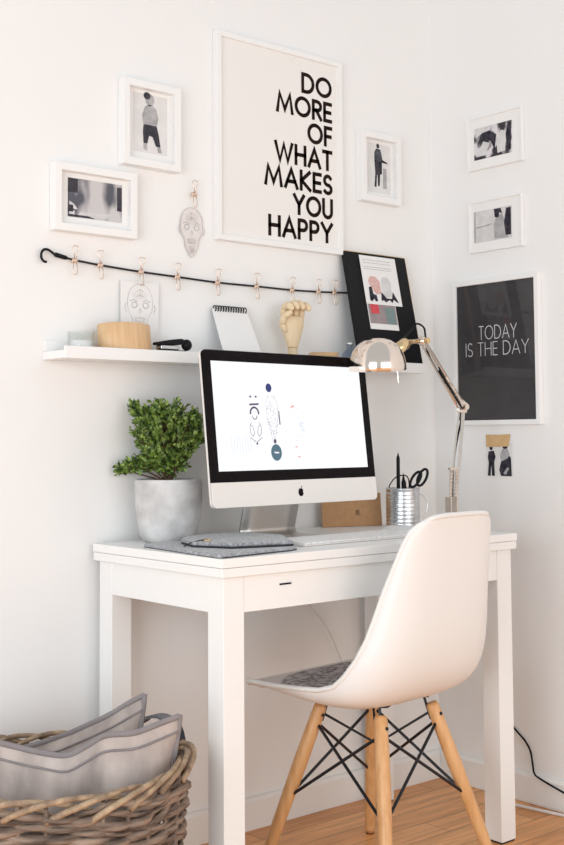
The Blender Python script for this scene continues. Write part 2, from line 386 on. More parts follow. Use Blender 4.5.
# C: man in black, right of the poster
r, pl = framed('framed_picture', 'narrow white frame showing a dark silhouette reaching sideways, right of the large poster', 'picture frame', 'back',
               .418, .575, 1.640, 1.840, .018, .026, None, glass=True)
cC = .500; zC = 1.683
figure([('photo_print', 'white_bg', [rect(.459, 1.672, .548, 1.812)]),
        ('printed_person', 'grey_d', [ell(cC-.002, zC+.124, .006, .007), [(cC-.016,zC+.105),(cC-.009,zC+.116),(cC+.008,zC+.115),(cC+.013,zC+.10),(cC+.016,zC+.086),(cC+.036,zC+.080),(cC+.036,zC+.077),(cC+.014,zC+.078),(cC+.014,zC+.045),(cC+.006,zC+.042),(cC+.004,zC+.010),(cC-.003,zC+.008),(cC-.004,zC+.040),(cC-.006,zC+.042),(cC-.009,zC+.004),(cC-.017,zC+.006),(cC-.013,zC+.045),(cC-.016,zC+.08)]]),
        ('printed_basket', 'grey_a', [rect(cC+.018,zC+.004,cC+.032,zC+.062)]),
        ('printed_jumper', 'photo_slate', [[(cC-.015,zC+.082),(cC-.014,zC+.104),(cC-.008,zC+.112),(cC+.007,zC+.111),(cC+.012,zC+.098),(cC+.012,zC+.078)]])], r, pl)
# right wall photographs: thin clear plates
for (a0, a1, b0, b1, pa0, pa1, pb0, pb1, lab, sh) in (
    (.150, .349, 1.737, 1.891, .174, .311, 1.766, 1.857, 'white framed black and white photograph on the right wall, upper of the two small ones', 0),
    (.152, .343, 1.500, 1.648, .169, .305, 1.528, 1.618, 'white framed black and white photograph on the right wall, directly above the black poster', 1)):
    r, pl = framed('photo_plaque', lab, 'photo', 'right', a0, a1, b0, b1, .006, .012, None, glass=True)
    W_, H_ = pa1-pa0, pb1-pb0
    f = lambda q: [(pa0+u*W_, pb0+v*H_) for u, v in q]
    if sh == 0:
        figure([('photo_print', 'photo_bw', [rect(pa0,pb0,pa1,pb1)]),
                ('printed_highlight', 'grey_l', [f([(.62,.08),(.6,.5),(.72,.78),(.85,.7),(.82,.1)]), f([(.05,.72),(.1,1),(.45,1),(.3,.85)]), f([(.05,.1),(.25,.55),(.42,.45),(.3,.1)])]),
                ('printed_shadow', 'grey_d', [f([(.1,.5),(.22,.82),(.42,.85),(.6,.68),(.55,.2),(.45,.5),(.3,.6)]), f([(.88,.05),(.84,.6),(.9,.97),(.99,.95),(.97,.1)])])], r, pl)
    else:
        figure([('photo_print', 'grey_l', [rect(pa0,pb0,pa1,pb1)]),
                ('printed_wall_shade', 'grey_a', [f([(0,.02),(0,.98),(.05,.98),(.05,.02)]), f([(.05,.5),(.5,.55),(.5,.5),(.05,.45)]), f([(.55,.05),(.52,.5),(.6,.75),(.75,.8),(.9,.3),(.9,.02)])]),
                ('printed_shadow', 'grey_d', [f([(.56,.72),(.54,.98),(.72,.98),(.76,.8),(.68,.85),(.66,.7)]), f([(.84,.1),(.8,.5),(.86,.95),(.98,.95),(.98,.1)])])], r, pl)
# black poster
r, pl = framed('framed_black_poster', 'black poster with thin white words in a white frame on the right wall', 'poster', 'right',
               .090, .396, 1.010, 1.4215, .0135, .018, None, paper='black_poster', pdepth=.010, glass=True)
tb = B(); p = pl(.0006)
text(tb, 'TODAY', .183, .318, 1.250, 1.289, .0022, p, .16)
text(tb, 'IS THE DAY', .134, .358, 1.204, 1.243, .0022, p, .16)
part('lettering', tb, 'white_print', r)
# taped small photo
r = thing('taped_photo', 'small black and white snapshot of two people taped beneath the black poster', 'photo', (XW, -.24, .863))
P = lambda c: (lambda a, b: (XW-c, -a, b))
part('snapshot', B().prism([P(.0004)(a,b) for a,b in rect(.189,.863,.291,.960)], (-.0006,0,0)), 'paper', r)
pl2 = lambda c: P(.0012+c)
figure([('printed_background', 'white_bg', [rect(.195,.867,.286,.958)]),
        ('printed_person', 'grey_d', [ell(.212,.946,.006,.007)+[], [(.200,.920),(.203,.936),(.222,.938),(.228,.922),(.223,.906),(.224,.868),(.214,.868),(.212,.898),(.209,.868),(.199,.868),(.203,.904)]]),
        ('printed_person', 'grey_d', [ell(.262,.950,.009,.009), [(.246,.868),(.240,.885),(.248,.91),(.246,.93),(.270,.932),(.282,.918),(.284,.868)]]),
        ('printed_blouse', 'grey_a', [[(.247,.908),(.244,.926),(.252,.942),(.270,.944),(.278,.93),(.272,.918),(.258,.912)], [(.255,.876),(.268,.892),(.276,.890),(.264,.872)]])], r, lambda c: pl2(c))
build_t = part('masking_tape', B().prism([P(.0028)(a,b) for a,b in ((.196,.948),(.275,.950),(.277,.958),(.282,.984),(.239,.982),(.195,.983))], (-.0004,0,0)), 'tape', r)
build_t['label'] = 'tan masking tape strip'

# ------------------------------------------------------------------ PICTURE LEDGE
SX0, SX1 = -.561, .588
sh = thing('picture_ledge', 'long white picture ledge fixed to the back wall above the computer', 'shelf', (.014, 0, 1.155))
part('shelf_board', B().box((SX0, -.092, 1.156), (SX1, -.0005, 1.174)), 'frame', sh, bevel=.001)
part('front_lip', B().box((SX0, -.1, 1.1555), (SX1, -.0922, 1.183)), 'frame', sh, bevel=.001)
part('back_rail', B().box((SX0, -.009, 1.1745), (SX1, -.0005, 1.200)), 'frame', sh, bevel=.001)
SZ = 1.1745
# wooden ring
b = B(); b.lathe([(.066,0),(.068,.002),(.068,.060),(.066,.062),(.062,.062),(.060,.060),(.060,.002),(.062,0),(.066,0)], (0,0,0), 56, 1, .60)
rg = build('plywood_band', b, 'oak_light', smooth=True); rg.location = (-.378, -.0545, SZ+.0047); rg.rotation_euler = (-.112, 0, 0)
props(rg, 'oval band of bent pale plywood lying near the left end of the ledge', 'wooden band')
# glass block
g = thing('glass_votive', 'small clear glass holder at the left end of the ledge', 'glass', (-.495, -.055, SZ))
b = B().lathe([(.001,.001),(.030,.001),(.031,.004),(.031,.045),(.028,.045),(.027,.008),(.001,.008)], (-.495,-.055,SZ), 30)
part('holder', b, 'glass_clear', g, smooth=True)
part('candle', B().lathe([(.001,.0085),(.024,.0085),(.024,.024),(.001,.024)], (-.495,-.055,SZ), 24), 'paper', g, smooth=False)
# black mini stapler
st = thing('mini_stapler', 'black and silver mini stapler lying on the ledge between wooden band and notepad', 'stapler', (-.262, -.07, SZ))
z = SZ
part('base', B().box((-.305,-.082,z),(-.222,-.060,z+.012)), 'black', st, bevel=.003)
part('metal_rail', B().box((-.298,-.0835,z+.0125),(-.245,-.061,z+.022)), 'tin', st, bevel=.002)
part('top_arm', B().prism([(-.306,-.084,z+.0225),(-.306,-.084,z+.029),(-.262,-.084,z+.037),(-.236,-.084,z+.040),(-.228,-.084,z+.036),(-.232,-.084,z+.026),(-.262,-.084,z+.0225)], (0,.026,0)), 'black', st, bevel=.003)
part('spring_knob', B().ball((-.216,-.071,z+.026), .014, 18, (1,.8,1)), 'black', st, smooth=True)
# spiral notepad leaning
n = thing('spiral_notepad', 'blank white spiral notepad leaning upright on the ledge', 'notepad', (-.04, -.07, SZ))
def lean(a, t, yb=-.075, yt=-.016, zb=SZ+.001, zt=1.300): return (a, yb+(yt-yb)*t, zb+(zt-zb)*t)
b = B(); b.prism([lean(-.100,0),lean(.019,0),lean(.012,1),lean(-.095,1)], (0,.007,.003))
part('pages', b, 'paper', n)
part('cover_back', B().prism([Vector(lean(a,t))+Vector((0,.0072,.0031)) for a,t in ((-.100,0),(.019,0),(.012,1),(-.095,1))], (0,.001,.0005)), 'tin', n)
b = B()
for i in range(13):
    x = -.090 + i*.0080; c = Vector(lean(x, .985)); pts = [c + Vector((0, .0065*math.cos(t)+.002, .0075*math.sin(t)+.004)) for t in [2*PI*k/12 for k in range(12)]]
    b.tube(pts, .0015, 6, closed=True)
part('spiral_binding', b, 'black', n, smooth=True)
# artist's model hand
hd = thing('wooden_model_hand', "pale wooden artist's model hand standing upright on the ledge", 'figurine', (.134, -.05, SZ))
z = SZ; hx, hy = .136, -.050
part('stand_base', B().lathe([(.001,0),(.030,0),(.031,.004),(.030,.012),(.018,.016),(.013,.018),(.013,.036),(.001,.036)], (hx,hy,z), 30), 'hand_wood', hd, smooth=True)
rows = []
for t, wx, wy in ((0,.015,.012),(.1,.017,.013),(.35,.025,.015),(.65,.034,.016),(.9,.038,.015),(1,.037,.012)):
    zz = z+.037+t*.082
    rows.append([(hx+wx*math.cos(a)*(abs(math.cos(a))**-.25 if abs(math.cos(a))>.05 else 1), hy+wy*math.sin(a), zz) for a in [2*PI*k/24 for k in range(24)]])
b = B().grid(rows, True); b.f.append(tuple(reversed(range(24)))); b.f.append(tuple(range(120,144)))
part('palm', b, 'hand_wood', hd, smooth=True, bevel=.002)
for i in range(4):
    x = hx-.030+i*.0200; L = (1.05,1.25,1.3,1.15)[i]
    b = B(); p0 = Vector((x, hy, z+.118)); sg = [(-.002,.018*L),(-.016,.009*L),(-.016,-.010*L)]
    q = p0
    for dy, dz in sg:
        e = q + Vector((random.uniform(-.002,.002), dy, dz)); b.tube([q, q+(e-q)*.15, q+(e-q)*.85, e], [.0062,.0092,.0088,.0058], 12)
        b.ball(e, .0076, 12); q = e
    part('finger', b, 'hand_wood', hd, smooth=True)
b = B(); q = Vector((hx-.027, hy-.004, z+.078))
for d in ((-.018,-.006,.018),(-.002,-.012,.018),(.014,-.008,.010)):
    e = q + Vector(d); b.tube([q, q+(e-q)*.15, q+(e-q)*.85, e], [.006,.0085,.008,.0055], 12); b.ball(e, .0068, 12); q = e
part('thumb', b, 'hand_wood', hd, smooth=True)
# brass dish & blue tumbler
bd = thing('wooden_dish', 'shallow tan dish on the ledge beside the black board, mostly behind the screen', 'dish', (.245,-.05,SZ))
part('bowl', B().lathe([(.001,0),(.022,0),(.036,.014),(.040,.027),(.038,.028),(.033,.016),(.020,.004),(.001,.004)], (.245,-.05,SZ), 36), 'oak_light', bd, smooth=True)
bt = thing('blue_glass_bottle', 'small pale blue glass bottle on the ledge at the left edge of the black board', 'bottle', (.318,-.065,SZ))
part('glass_body', B().lathe([(.001,.001),(.018,.001),(.020,.004),(.020,.026),(.014,.034),(.008,.038),(.008,.047),(.0085,.049)], (.318,-.072,SZ), 28), 'glass_blue', bt, smooth=True)
part('stopper', B().lathe([(.001,.0495),(.008,.0495),(.010,.053),(.008,.058),(.001,.059)], (.318,-.072,SZ), 20), 'tin', bt, smooth=True)
# black board leaning
bb = thing('leaning_board', 'black pin board with papers, leaning upright on the right of the ledge', 'pin board', (.466,-.09,SZ))
def lb(a, t, c=0):  # lean plane
    y = -.0865+(.0665)*t; zz = SZ+.001+(1.490-SZ-.001)*t
    nrm = Vector((0,-.978,.2077)); v = Vector((a, y, zz)) + nrm*c; return tuple(v)
W0, W1 = .347, .588
b = B(); v = [lb(W0,0),lb(W1,0),lb(W1,1),lb(W0,1)]; b.prism(v, Vector(lb(0,0,-.010))-Vector(lb(0,0,0)))
part('board', b, 'black', bb, bevel=.001)
b = B(); b.prism([lb(W0-.0002,1.0005,.0005),lb(W1,1.0005,.0005),lb(W1,1.0005,-.0105),lb(W0,1.0005,-.0105)], (0,.0002,.0016))
b.prism([lb(W1+.0002,0,.0005),lb(W1+.0002,1,.0005),lb(W1+.0002,1,-.0105),lb(W1+.0002,0,-.0105)], (.0014,0,0))
o = part('edge_trim', b, 'gold', bb); o['label'] = 'thin brass edge'
def tz(zv): return (zv-SZ-.001)/(1.490-SZ-.001)
def lrect(a0,z0,a1,z1,c): return [lb(a0,tz(z0),c),lb(a1,tz(z0),c),lb(a1,tz(z1),c),lb(a0,tz(z1),c)]
off = Vector((0,-.0005,.0001))
pn = part('photo_card', B().prism(lrect(.405,1.274,.516,1.36,.0006), off), 'paper', bb)
part('printed_scene', B().poly(lrect(.4075,1.290,.5135,1.358,.0016)), 'mauve', pn)
part('printed_red_top', B().poly(lrect(.416,1.318,.448,1.352,.0019)), 'red', pn)
part('printed_teal_block', B().poly(lrect(.472,1.290,.508,1.338,.0019)), 'teal', pn)
pn = part('paper_sheet', B().prism(lrect(.402,1.344,.543,1.483,.0026), off), 'paper', bb)
c = .0036
def lpoly(pts, c): return [lb(a, tz(zv), c) for a, zv in pts]
b = B(); b.poly(lpoly([(.424,1.398),(.422,1.412),(.432,1.424),(.452,1.424),(.466,1.412),(.466,1.376),(.446,1.372),(.436,1.386)], c)); part('printed_pink_figure', b, 'pink', pn)
b = B(); b.poly(lpoly([(.474,1.418),(.484,1.426),(.500,1.424),(.510,1.410),(.508,1.390),(.512,1.372),(.482,1.366),(.470,1.376)], c)); part('printed_grey_figure', b, 'grey_l', pn)
b = B()
for q in ([(.418,1.354),(.420,1.392),(.432,1.394),(.434,1.374),(.446,1.370),(.448,1.354),(.440,1.352),(.434,1.360),(.426,1.352)],
          [(.462,1.354),(.466,1.380),(.474,1.374),(.484,1.364),(.505,1.364),(.512,1.384),(.530,1.354),(.520,1.356),(.512,1.362),(.504,1.352),(.494,1.360),(.480,1.352),(.470,1.358)]): b.poly(lpoly(q, c+.0003))
part('printed_dark_shapes', b, 'grey_d', pn)
b = B()
for zz in (1.470,1.462,1.450,1.444): b.poly(lpoly([(.412,zz),(.52,zz),(.52,zz+.0012),(.412,zz+.0012)], c))
part('printed_lines', b, 'grey_a', pn)

# ------------------------------------------------------------------ CORD WITH CLIPS
cord = thing('hanging_cord', 'thin black cord with a hook end strung across the wall above the ledge', 'cord', (-.1,-.01,1.37))
cp = [(-.524,1.3925),(-.486,1.3875),(-.419,1.382),(-.309,1.376),(-.202,1.3725),(-.079,1.3685),(.047,1.3685),(.167,1.368),(.261,1.3705),(.32,1.373),(.372,1.3755)]
part('cord_line', B().tube(smoothpts([(x,-.012,zz) for x,zz in cp], 5), .0026, 8), 'rope', cord, smooth=True)
part('ferrule', B().tube([(-.541,-.012,1.396),(-.537,-.012,1.3955),(-.512,-.012,1.391),(-.506,-.012,1.390)], [.003,.0055,.005,.003], 10), 'black', cord, smooth=True)
hk = [(-.540,1.396),(-.548,1.401),(-.556,1.405),(-.566,1.4045),(-.5725,1.397),(-.573,1.386),(-.567,1.378),(-.560,1.377)]
part('hook', B().tube(smoothpts([(x,-.012,zz) for x,zz in hk], 4), .003, 8), 'black', cord, smooth=True)
part('wall_nail', B().cyl((.376,0,1.3755),(.376,-.016,1.3755), .003, 10), 'tin', cord)
def clip(label, x, zc, tilt, src=None):
    if src is None:
        r = thing('binder_clip', label, 'clip', (x,-.012,zc), group='gold wire clips on the black cord', local=True)
        part('jaw', B().prism([(-.0065,-.004,-.006),(.0065,-.004,-.006),(.0075,-.004,.001),(.004,-.004,.005),(-.004,-.004,.005),(-.0075,-.004,.001)], (0,.0078,0)), 'rose_gold', r, bevel=.001)
        for sg, nm in ((1,'handle'),(-1,'handle')):
            w = .010; h = .033
            pts = [(-.005,-.0045,sg*.003),(-.0085,-.006,sg*.016),(-w*.85,-.007,sg*h*.85),(-w*.5,-.007,sg*h),(w*.5,-.007,sg*h),(w*.85,-.007,sg*h*.85),(.0085,-.006,sg*.016),(.005,-.0045,sg*.003)]
            if sg > 0: pts = [(p[0]*(.35 if abs(p[2])<.02 else 1.1),p[1],p[2]) for p in pts]
            else: pts = [(p[0]*.62,p[1],p[2]) for p in pts]
            part(nm, B().tube(pts, .0011, 6), 'rose_gold', r, smooth=True)
    else:
        r = src.copy(); COL.objects.link(r); r.location = (x,-.012,zc); r['label'] = label
        for ch in src.children:
            cc = ch.copy(); COL.objects.link(cc); cc.parent = r
    r.rotation_euler = (0, tilt, 0)
    return r
cl = [(-.489,1.3865,.02),(-.421,1.382,-.03),(-.3085,1.376,.02),(-.203,1.3725,0),(-.080,1.3685,.03),(.046,1.3685,-.02),(.166,1.368,.02),(.260,1.3705,0),(.319,1.373,-.03)]
labs = ['gold wire clip nearest the hooked end of the black cord', 'gold wire clip second from the hook on the black cord', 'gold wire clip above the card with a drawn skull on the cord',
        'gold wire clip between skull card and notepad, fourth from the hook', 'gold wire clip just left of the notepad top, fifth from the hook', 'gold wire clip over the right of the notepad, sixth from the hook',
        'gold wire clip right above the wooden model hand', 'left one of the close pair of gold clips near the black board', 'last gold wire clip, nearest the black board']
src = None
for (x, zc, t), lab in zip(cl, labs):
    c_ = clip(lab, x, zc, t, src)
    if src is None: src = c_
uc = clip('gold wire clip pinned alone on the wall left of the large poster', -.150, 1.584, 0.0, src)
if 'group' in uc: del uc['group']
part('dark_spring', B().box((-.0065,-.0052,-.004),(.0065,-.0042,.003)), 'bark', uc)
uc.location.y = -.010
part('wall_pin', B().cyl((-.0,-.0055,.006),(-.0,.0095,.006), .0015, 8), 'tin', uc)

# drawn skull cards
def skull_art(root, cx, top, w, h, place, dense):
    def ln(b, pts, t=.0011): strokes(b, [(cx+u*w, top-v*h) for u, v in pts], t, place)
    b = B()
    ln(b, [(-.36,.60),(-.47,.50),(-.5,.36),(-.46,.2),(-.33,.07),(-.12,0),(.12,0),(.33,.07),(.46,.2),(.5,.36),(.47,.50),(.36,.60),(.30,.66),(.27,.78),(.12,.94),(0,1),(-.12,.94),(-.27,.78),(-.30,.66),(-.36,.60)])
    part('skull_outline', b, 'ink_pink', root)
    b = B()
    for s in (-1, 1):
        ln(b, [(s*.22+.11*math.cos(t), .40+.055*math.sin(t)) for t in [2*PI*k/10 for k in range(11)]], .0016)
        ln(b, [(s*.40,.33),(s*.24,.30),(s*.10,.33)], .0014)
        ln(b, [(s*.56,.38),(s*.60,.46),(s*.54,.54)], .0012)
    part('drawn_eyes', b, 'grey_a', root)
    b = B()
    ln(b, [(-.05,.52),(0,.46),(.05,.52),(0,.55),(-.05,.52)])
    ln(b, [(-.2,.66),(0,.63),(.2,.66)]); ln(b, [(-.17,.70),(0,.72),(.17,.70)])
    ln(b, [(-.15,.14),(0,.1),(.15,.14)]); ln(b, [(0,.1),(0,.24)]); ln(b, [(-.14,.24),(0,.20),(.14,.24)])
    for k in range(dense):
        u = -.2+.4*k/(dense-1); ln(b, [(u,.64),(u*.9,.74)], .0007); ln(b, [(u*.7,.78),(u*.35,.93)], .0006); ln(b, [(u*1.4,.16),(u*1.1,.29)], .0006)
    part('drawn_detail', b, 'ink_pink', root)
sc = thing('skull_card', 'white card with a drawn skull hanging from the third clip of the cord', 'card', (-.308,-.010,1.200))
part('card', B().box((-.362,-.0085,1.186),(-.254,-.0078,1.352)), 'paper', sc)
skull_art(sc, -.3075, 1.346, .072, .125, lambda a, zv: (a,-.0090,zv), 7)
s2 = thing('skull_cutout', 'pale skull shaped paper cutout hanging on the wall left of the large poster', 'paper cutout', (-.152,-.004,1.43))
w, h, cx, top = .070, .125, -.1525, 1.550
ol = [(-.36,.60),(-.47,.50),(-.5,.36),(-.46,.2),(-.33,.07),(-.12,0),(.12,0),(.33,.07),(.46,.2),(.5,.36),(.47,.50),(.36,.60),(.30,.66),(.27,.78),(.12,.94),(0,1),(-.12,.94),(-.27,.78),(-.30,.66)]
part('cutout', B().prism([(cx+u*w,-.0035,top-v*h) for u,v in ol], (0,-.0006,0)), 'card_tint', s2)
skull_art(s2, cx, top, w*.96, h*.98, lambda a, zv: (a,-.0047,zv), 9)

# ------------------------------------------------------------------ COMPUTER
mon = thing('desktop_computer', 'silver and black all-in-one desktop computer with its screen lit', 'computer', (-.0323,-.2714,.8235), (-.1169,0,.0409), local=True)
W, H = .528, .356; cz0 = .0565; bz = .0248
def rr(x0,z0,x1,z1,r,n=5,c='all'):
    pts = []
    for (cx,cz,a0,k) in ((x1-r,z1-r,0,'t'),(x0+r,z1-r,90,'t'),(x0+r,z0+r,180,'b'),(x1-r,z0+r,270,'b')):
        if c in ('all', k): pts += arc(cx,cz,r,r,a0,a0+90,n)
        else: pts.append((x1 if a0 in (0,270) else x0, z1 if k=='t' else z0))
    return pts
b = B().prism([(x,0,z) for x,z in rr(-W/2,0,W/2,cz0,.012,c='b')], (0,.008,0)); part('chin', b, 'alu_chin', mon, bevel=.0008)
rows = []
for k,(ins,y) in enumerate(((.0,.0082),(.001,.013),(.03,.024),(.10,.038),(.16,.045))):
    rows.append([(x,y,z) for x,z in rr(-W/2+ins,ins*.8,W/2-ins,H-ins*.8,max(.012,.02),4)])
b = B().grid(rows, True); b.f.append(tuple(range(len(rows[0])*4, len(rows[0])*5))); part('rear_housing', b, 'alu', mon, smooth=True)
b = B().prism([(x,.0004,z) for x,z in rr(-W/2,cz0+.0003,W/2,H,.012,c='t')], (0,.0072,0)); fb = part('black_bezel', b, 'bezel', mon, bevel=.0006)
b = B(); b.grid([[(x,.002,z) for x,z in rr(-W/2-.0012,0,W/2+.0012,H+.0012,.012)],[(x,.0085,z) for x,z in rr(-W/2-.0012,0,W/2+.0012,H+.0012,.012)]], True)
part('edge_band', b, 'alu_chin', mon)
sx0, sx1, sz0, sz1 = -W/2+bz, W/2-bz, cz0+bz, H-bz
scr = part('screen', B().box((sx0,-.0002,sz0),(sx1,.0002,sz1)), 'screen', mon)
def sc_xy(px, py):   # drawing coordinates of the on-screen picture -> screen plane
    return (sx0+(sx1-sx0)*(px-.034), sz1-(sz1-sz0)*py)
def spoly(b, pts, c): b.poly([(sc_xy(*q)[0],-c,sc_xy(*q)[1]) for q in pts])
def sell(cx,cy,rx,ry,n=20): return [(cx+rx*math.cos(2*PI*i/n), cy+ry*math.sin(2*PI*i/n)) for i in range(n)]
b = B()
spoly(b, sell(.385,.233,.019,.042), .0006); part('drawn_blue_disc', b, 's_blue', scr)
b = B(); spoly(b, sell(.402,.84,.035,.078), .0006); part('drawn_slate_disc', b, 's_slate', scr)
b = B(); spoly(b, [(.388,.832),(.418,.836),(.418,.850),(.388,.846)], .0010); part('drawn_dash', b, 's_white', scr)
b = B()
for cx,cy,rx,ry in ((.262,.32,.007,.010),(.297,.32,.007,.010)): spoly(b, sell(cx,cy,rx,ry,10), .0006)
spoly(b, [(.252,.385),(.312,.380),(.312,.397),(.252,.402)], .0006)
for ri in (0,): strokes(b, [sc_xy(.281+.026*math.cos(t), .475+.055*math.sin(t)) for t in [PI+PI*k/10 for k in range(11)]], .0045, lambda a,z: (a,-.0006,z))
strokes(b, [sc_xy(.281+.014*math.cos(t), .50+.03*math.sin(t)) for t in [PI*k/10 for k in range(11)]], .002, lambda a,z: (a,-.0006,z))
for s in (-1,1):
    strokes(b, [sc_xy(.281+s*u, v) for u,v in ((.026,.56),(.036,.60),(.034,.66),(.02,.69),(.01,.66),(.016,.60),(.03,.58))], .0012, lambda a,z: (a,-.0006,z))
    strokes(b, [sc_xy(.281+s*u, v) for u,v in ((.038,.70),(.02,.72),(.004,.74))], .0014, lambda a,z: (a,-.0006,z))
spoly(b, sell(.283,.755,.006,.012,8), .0006)
part('drawn_motif', b, 's_dark', scr)
b = B(); rnd = random.Random(3)
for k in range(90):
    t = rnd.random(); wd = .037*math.sin(PI*min(1,(t*.85+.12)))**.7; x = .396+rnd.uniform(-1,1)*wd; y = .31+t*.40
    spoly(b, sell(x,y,.0028,.005,6), .0006)
strokes(b, [sc_xy(.396+u, v) for u,v in ((-.018,.30),(-.038,.38),(-.036,.50),(-.022,.60),(-.012,.72),(-.004,.76),(.008,.72),(.02,.60),(.038,.50),(.036,.38),(.02,.30))], .001, lambda a,z: (a,-.0006,z))
part('drawn_speckled_figure', b, 's_grey', scr)
b = B(); spoly(b, [(.436,.45),(.442,.45),(.444,.58),(.437,.58)], .0008); spoly(b, sell(.399,.735,.009,.022,10), .0008); part('drawn_dark_accents', b, 's_dark', scr)
b = B()
for k in range(26):
    x = .555+rnd.uniform(-.05,.05); y = .40+rnd.random()*.35; spoly(b, sell(x,y,.004,.006,6), .0006)
for k in range(9): spoly(b, sell(.588+rnd.uniform(-.012,.012), .60+rnd.uniform(-.04,.04), .008,.012,8), .0006)
strokes(b, [sc_xy(u, v) for u,v in ((.52,.44),(.50,.52),(.52,.60),(.54,.64),(.545,.76),(.54,.85))], .0009, lambda a,z: (a,-.0006,z))
for k in range(8): spoly(b, [(.12+.017*k,.68),(.124+.017*k,.68),(.127+.017*k,.84),(.123+.017*k,.84)], .0006)
part('drawn_faint_sketch', b, 's_pale', scr)
b = B()
for x,y,q in ((.535,.405,.012),(.522,.415,.006),(.538,.79,.009),(.551,.885,.010),(.558,.42,.005)): spoly(b, sell(x,y,q,q*.8,8), .0008)
part('drawn_red_marks', b, 's_pink', scr)
# fruit emblem on the chin
b = B(); ax, azz, ar = .004, .0270, .0088
ap_ = []
for k in range(40):
    t = 2*PI*k/40; r_ = ar*(1 + .07*math.cos(2*t) ) ; x = r_*math.sin(t); zz = r_*math.cos(t)*1.04
    if abs(math.sin(t)) < .3 and zz > 0: zz -= ar*.16*(1-abs(math.sin(t))/.3)
    if abs(math.sin(t)) < .28 and zz < 0: zz += ar*.09*(1-abs(math.sin(t))/.28)
    d = math.hypot(x-ar*1.28, zz-ar*.12)
    if d < ar*.52:
        x = ar*1.28 - math.sqrt(max(0,(ar*.52)**2-(zz-ar*.12)**2))
    ap_.append((ax+x, -.0004, azz+zz))
b.poly(ap_); b.poly([(ax+.0005,-.0004,azz+.0094),(ax+.0012,-.0004,azz+.0127),(ax+.0044,-.0004,azz+.0153),(ax+.0041,-.0004,azz+.0119)])
part('logo', b, 'bezel', mon)
# stand in local monitor frame is tilted; compute as world-upright piece via inverse matrix
Mi = (Matrix.Translation(mon.location) @ mon.rotation_euler.to_matrix().to_4x4()).inverted()
Rz = Matrix.Rotation(.0409, 4, 'Z')
def upright(b):   # authored around (x along monitor, y back, z world) about the monitor's x/y
    T = Matrix.Translation((-.0323,-.2714,0)) @ Rz
    b.map(lambda p: Mi @ (T @ p)); return b
prof = smoothpts([(.060,.930),(.075,.905),(.088,.870),(.104,.810),(.113,.775),(.116,.757),(.108,.7455),(.090,.7425),(.040,.7427),(-.001,.7427),(-.018,.7427)], 4)
prof = [(p.x, p.y) for p in [Vector((a,c,0)) for a,c in [(q[0],q[1]) for q in prof]]]
b = B(); rows = [[(-.088, y, z), (-.04, y, z), (.04, y, z), (.088, y, z)] for y, z in prof]; b.grid(rows); upright(b)
part('stand', b, 'alu', mon, smooth=True, solid=.005)

# keyboard, mouse
kb = thing('keyboard', 'slim white computer keyboard lying on the desk in front of the screen', 'keyboard', (.05,-.354,DT), (0,0,.03), local=True)
part('tray', B().prism([(-.200,-.056,.0005),(-.200,.054,.0005),(-.200,.054,.008),(-.200,-.056,.004)], (.400,0,0)), 'alu_chin', kb, bevel=.0015)
ky = B()
for r_ in range(6):
    n_ = 19; y0 = -.053+r_*.0178
    for k in range(n_):
        x0 = -.196+k*.0207
        if r_ == 0 and 3 < k < 9: continue
        zt = .0052+(y0+.058)*.0345
        ky.box((x0,y0,zt-.001),(x0+.0185,y0+.0155,zt+.0030))
ky.box((-.196+4*.0207,-.053,.0045),(-.196+8*.0207+.0185,-.0375,.0085))
o = part('keys', ky, 'keys', kb)
o['kind'] = 'stuff'
ms = thing('computer_mouse', 'pale low computer mouse lying on the desk right of the keyboard', 'mouse', (.300,-.275,DT), (0,0,.2), local=True)
rows = []
for i in range(9):
    t = -1+2*i/8; yy = .056*math.sin(t*PI/2); w_ = .030*max(math.cos(t*PI/2),.03)**.5
    rows.append([(w_*math.cos(a), yy, .001+ (.017*max(math.cos(t*PI/2),.02)**.6)*math.sin(a)) for a in [PI*k/10 for k in range(11)]])
part('body', B().grid(rows), 'mouse', ms, smooth=True, sub=1)
part('base_plate', B().lathe([(.001,0),(.026,0),(.027,.0015),(.001,.0015)], (0,0,0), 28, 1, 1.85), 'tin', ms)
# kraft notebook behind
kn = thing('kraft_notebook', 'brown kraft notebook standing behind the right corner of the screen', 'notebook', (.333,-.062,DT), (-.12,0,-.35), local=True)
part('cover', B().box((-.086,-.002,.0005),(.086,-.0005,.088)), 'kraft', kn, bevel=.001)
part('pages', B().box((-.084,-.0003,.001),(.084,.006,.087)), 'paper', kn)
part('back_cover', B().box((-.086,.0062,.0005),(.086,.0075,.088)), 'kraft', kn)
b = B()
for k in range(4): b.box((.010+.0028*k,-.0026,.034-.001*(k%2)),(.0120+.0028*k,-.0021,.043+.002*((k*3)%2)))
b.box((.008,-.0026,.030),(.024,-.0021,.0318))
part('stamp', b, 'stamp', kn)

# ------------------------------------------------------------------ PEN TIN, PENS, SCISSORS
TC = (.4195,-.165,DT)
tn = thing('ribbed_tin', 'ribbed silver tin used as a pen pot at the right of the desk', 'tin', TC)
prof = [(.001,.001),(.0440,.001),(.0455,.003)]
zz = .006
while zz < .086:
    prof += [(.0450,zz),(.0437,zz+.0035),(.0450,zz+.007)]; zz += .0094
prof += [(.0455,.092),(.0458,.0945),(.0445,.0945),(.0425,.090),(.0425,.004),(.001,.004)]
part('can', B().lathe([(r_,z_*1.09) for r_,z_ in prof], TC, 48), 'tin', tn, smooth=True)
b = B(); b.tube(smoothpts([(TC[0]-.034,TC[1]+.031,DT+.09),(TC[0]-.036,TC[1]+.030,DT+.112),(TC[0]-.012,TC[1]+.008,DT+.127),(TC[0]+.018,TC[1]-.014,DT+.127),(TC[0]+.035,TC[1]-.030,DT+.105),(TC[0]+.036,TC[1]-.031,DT+.09)],5), .0014, 6)
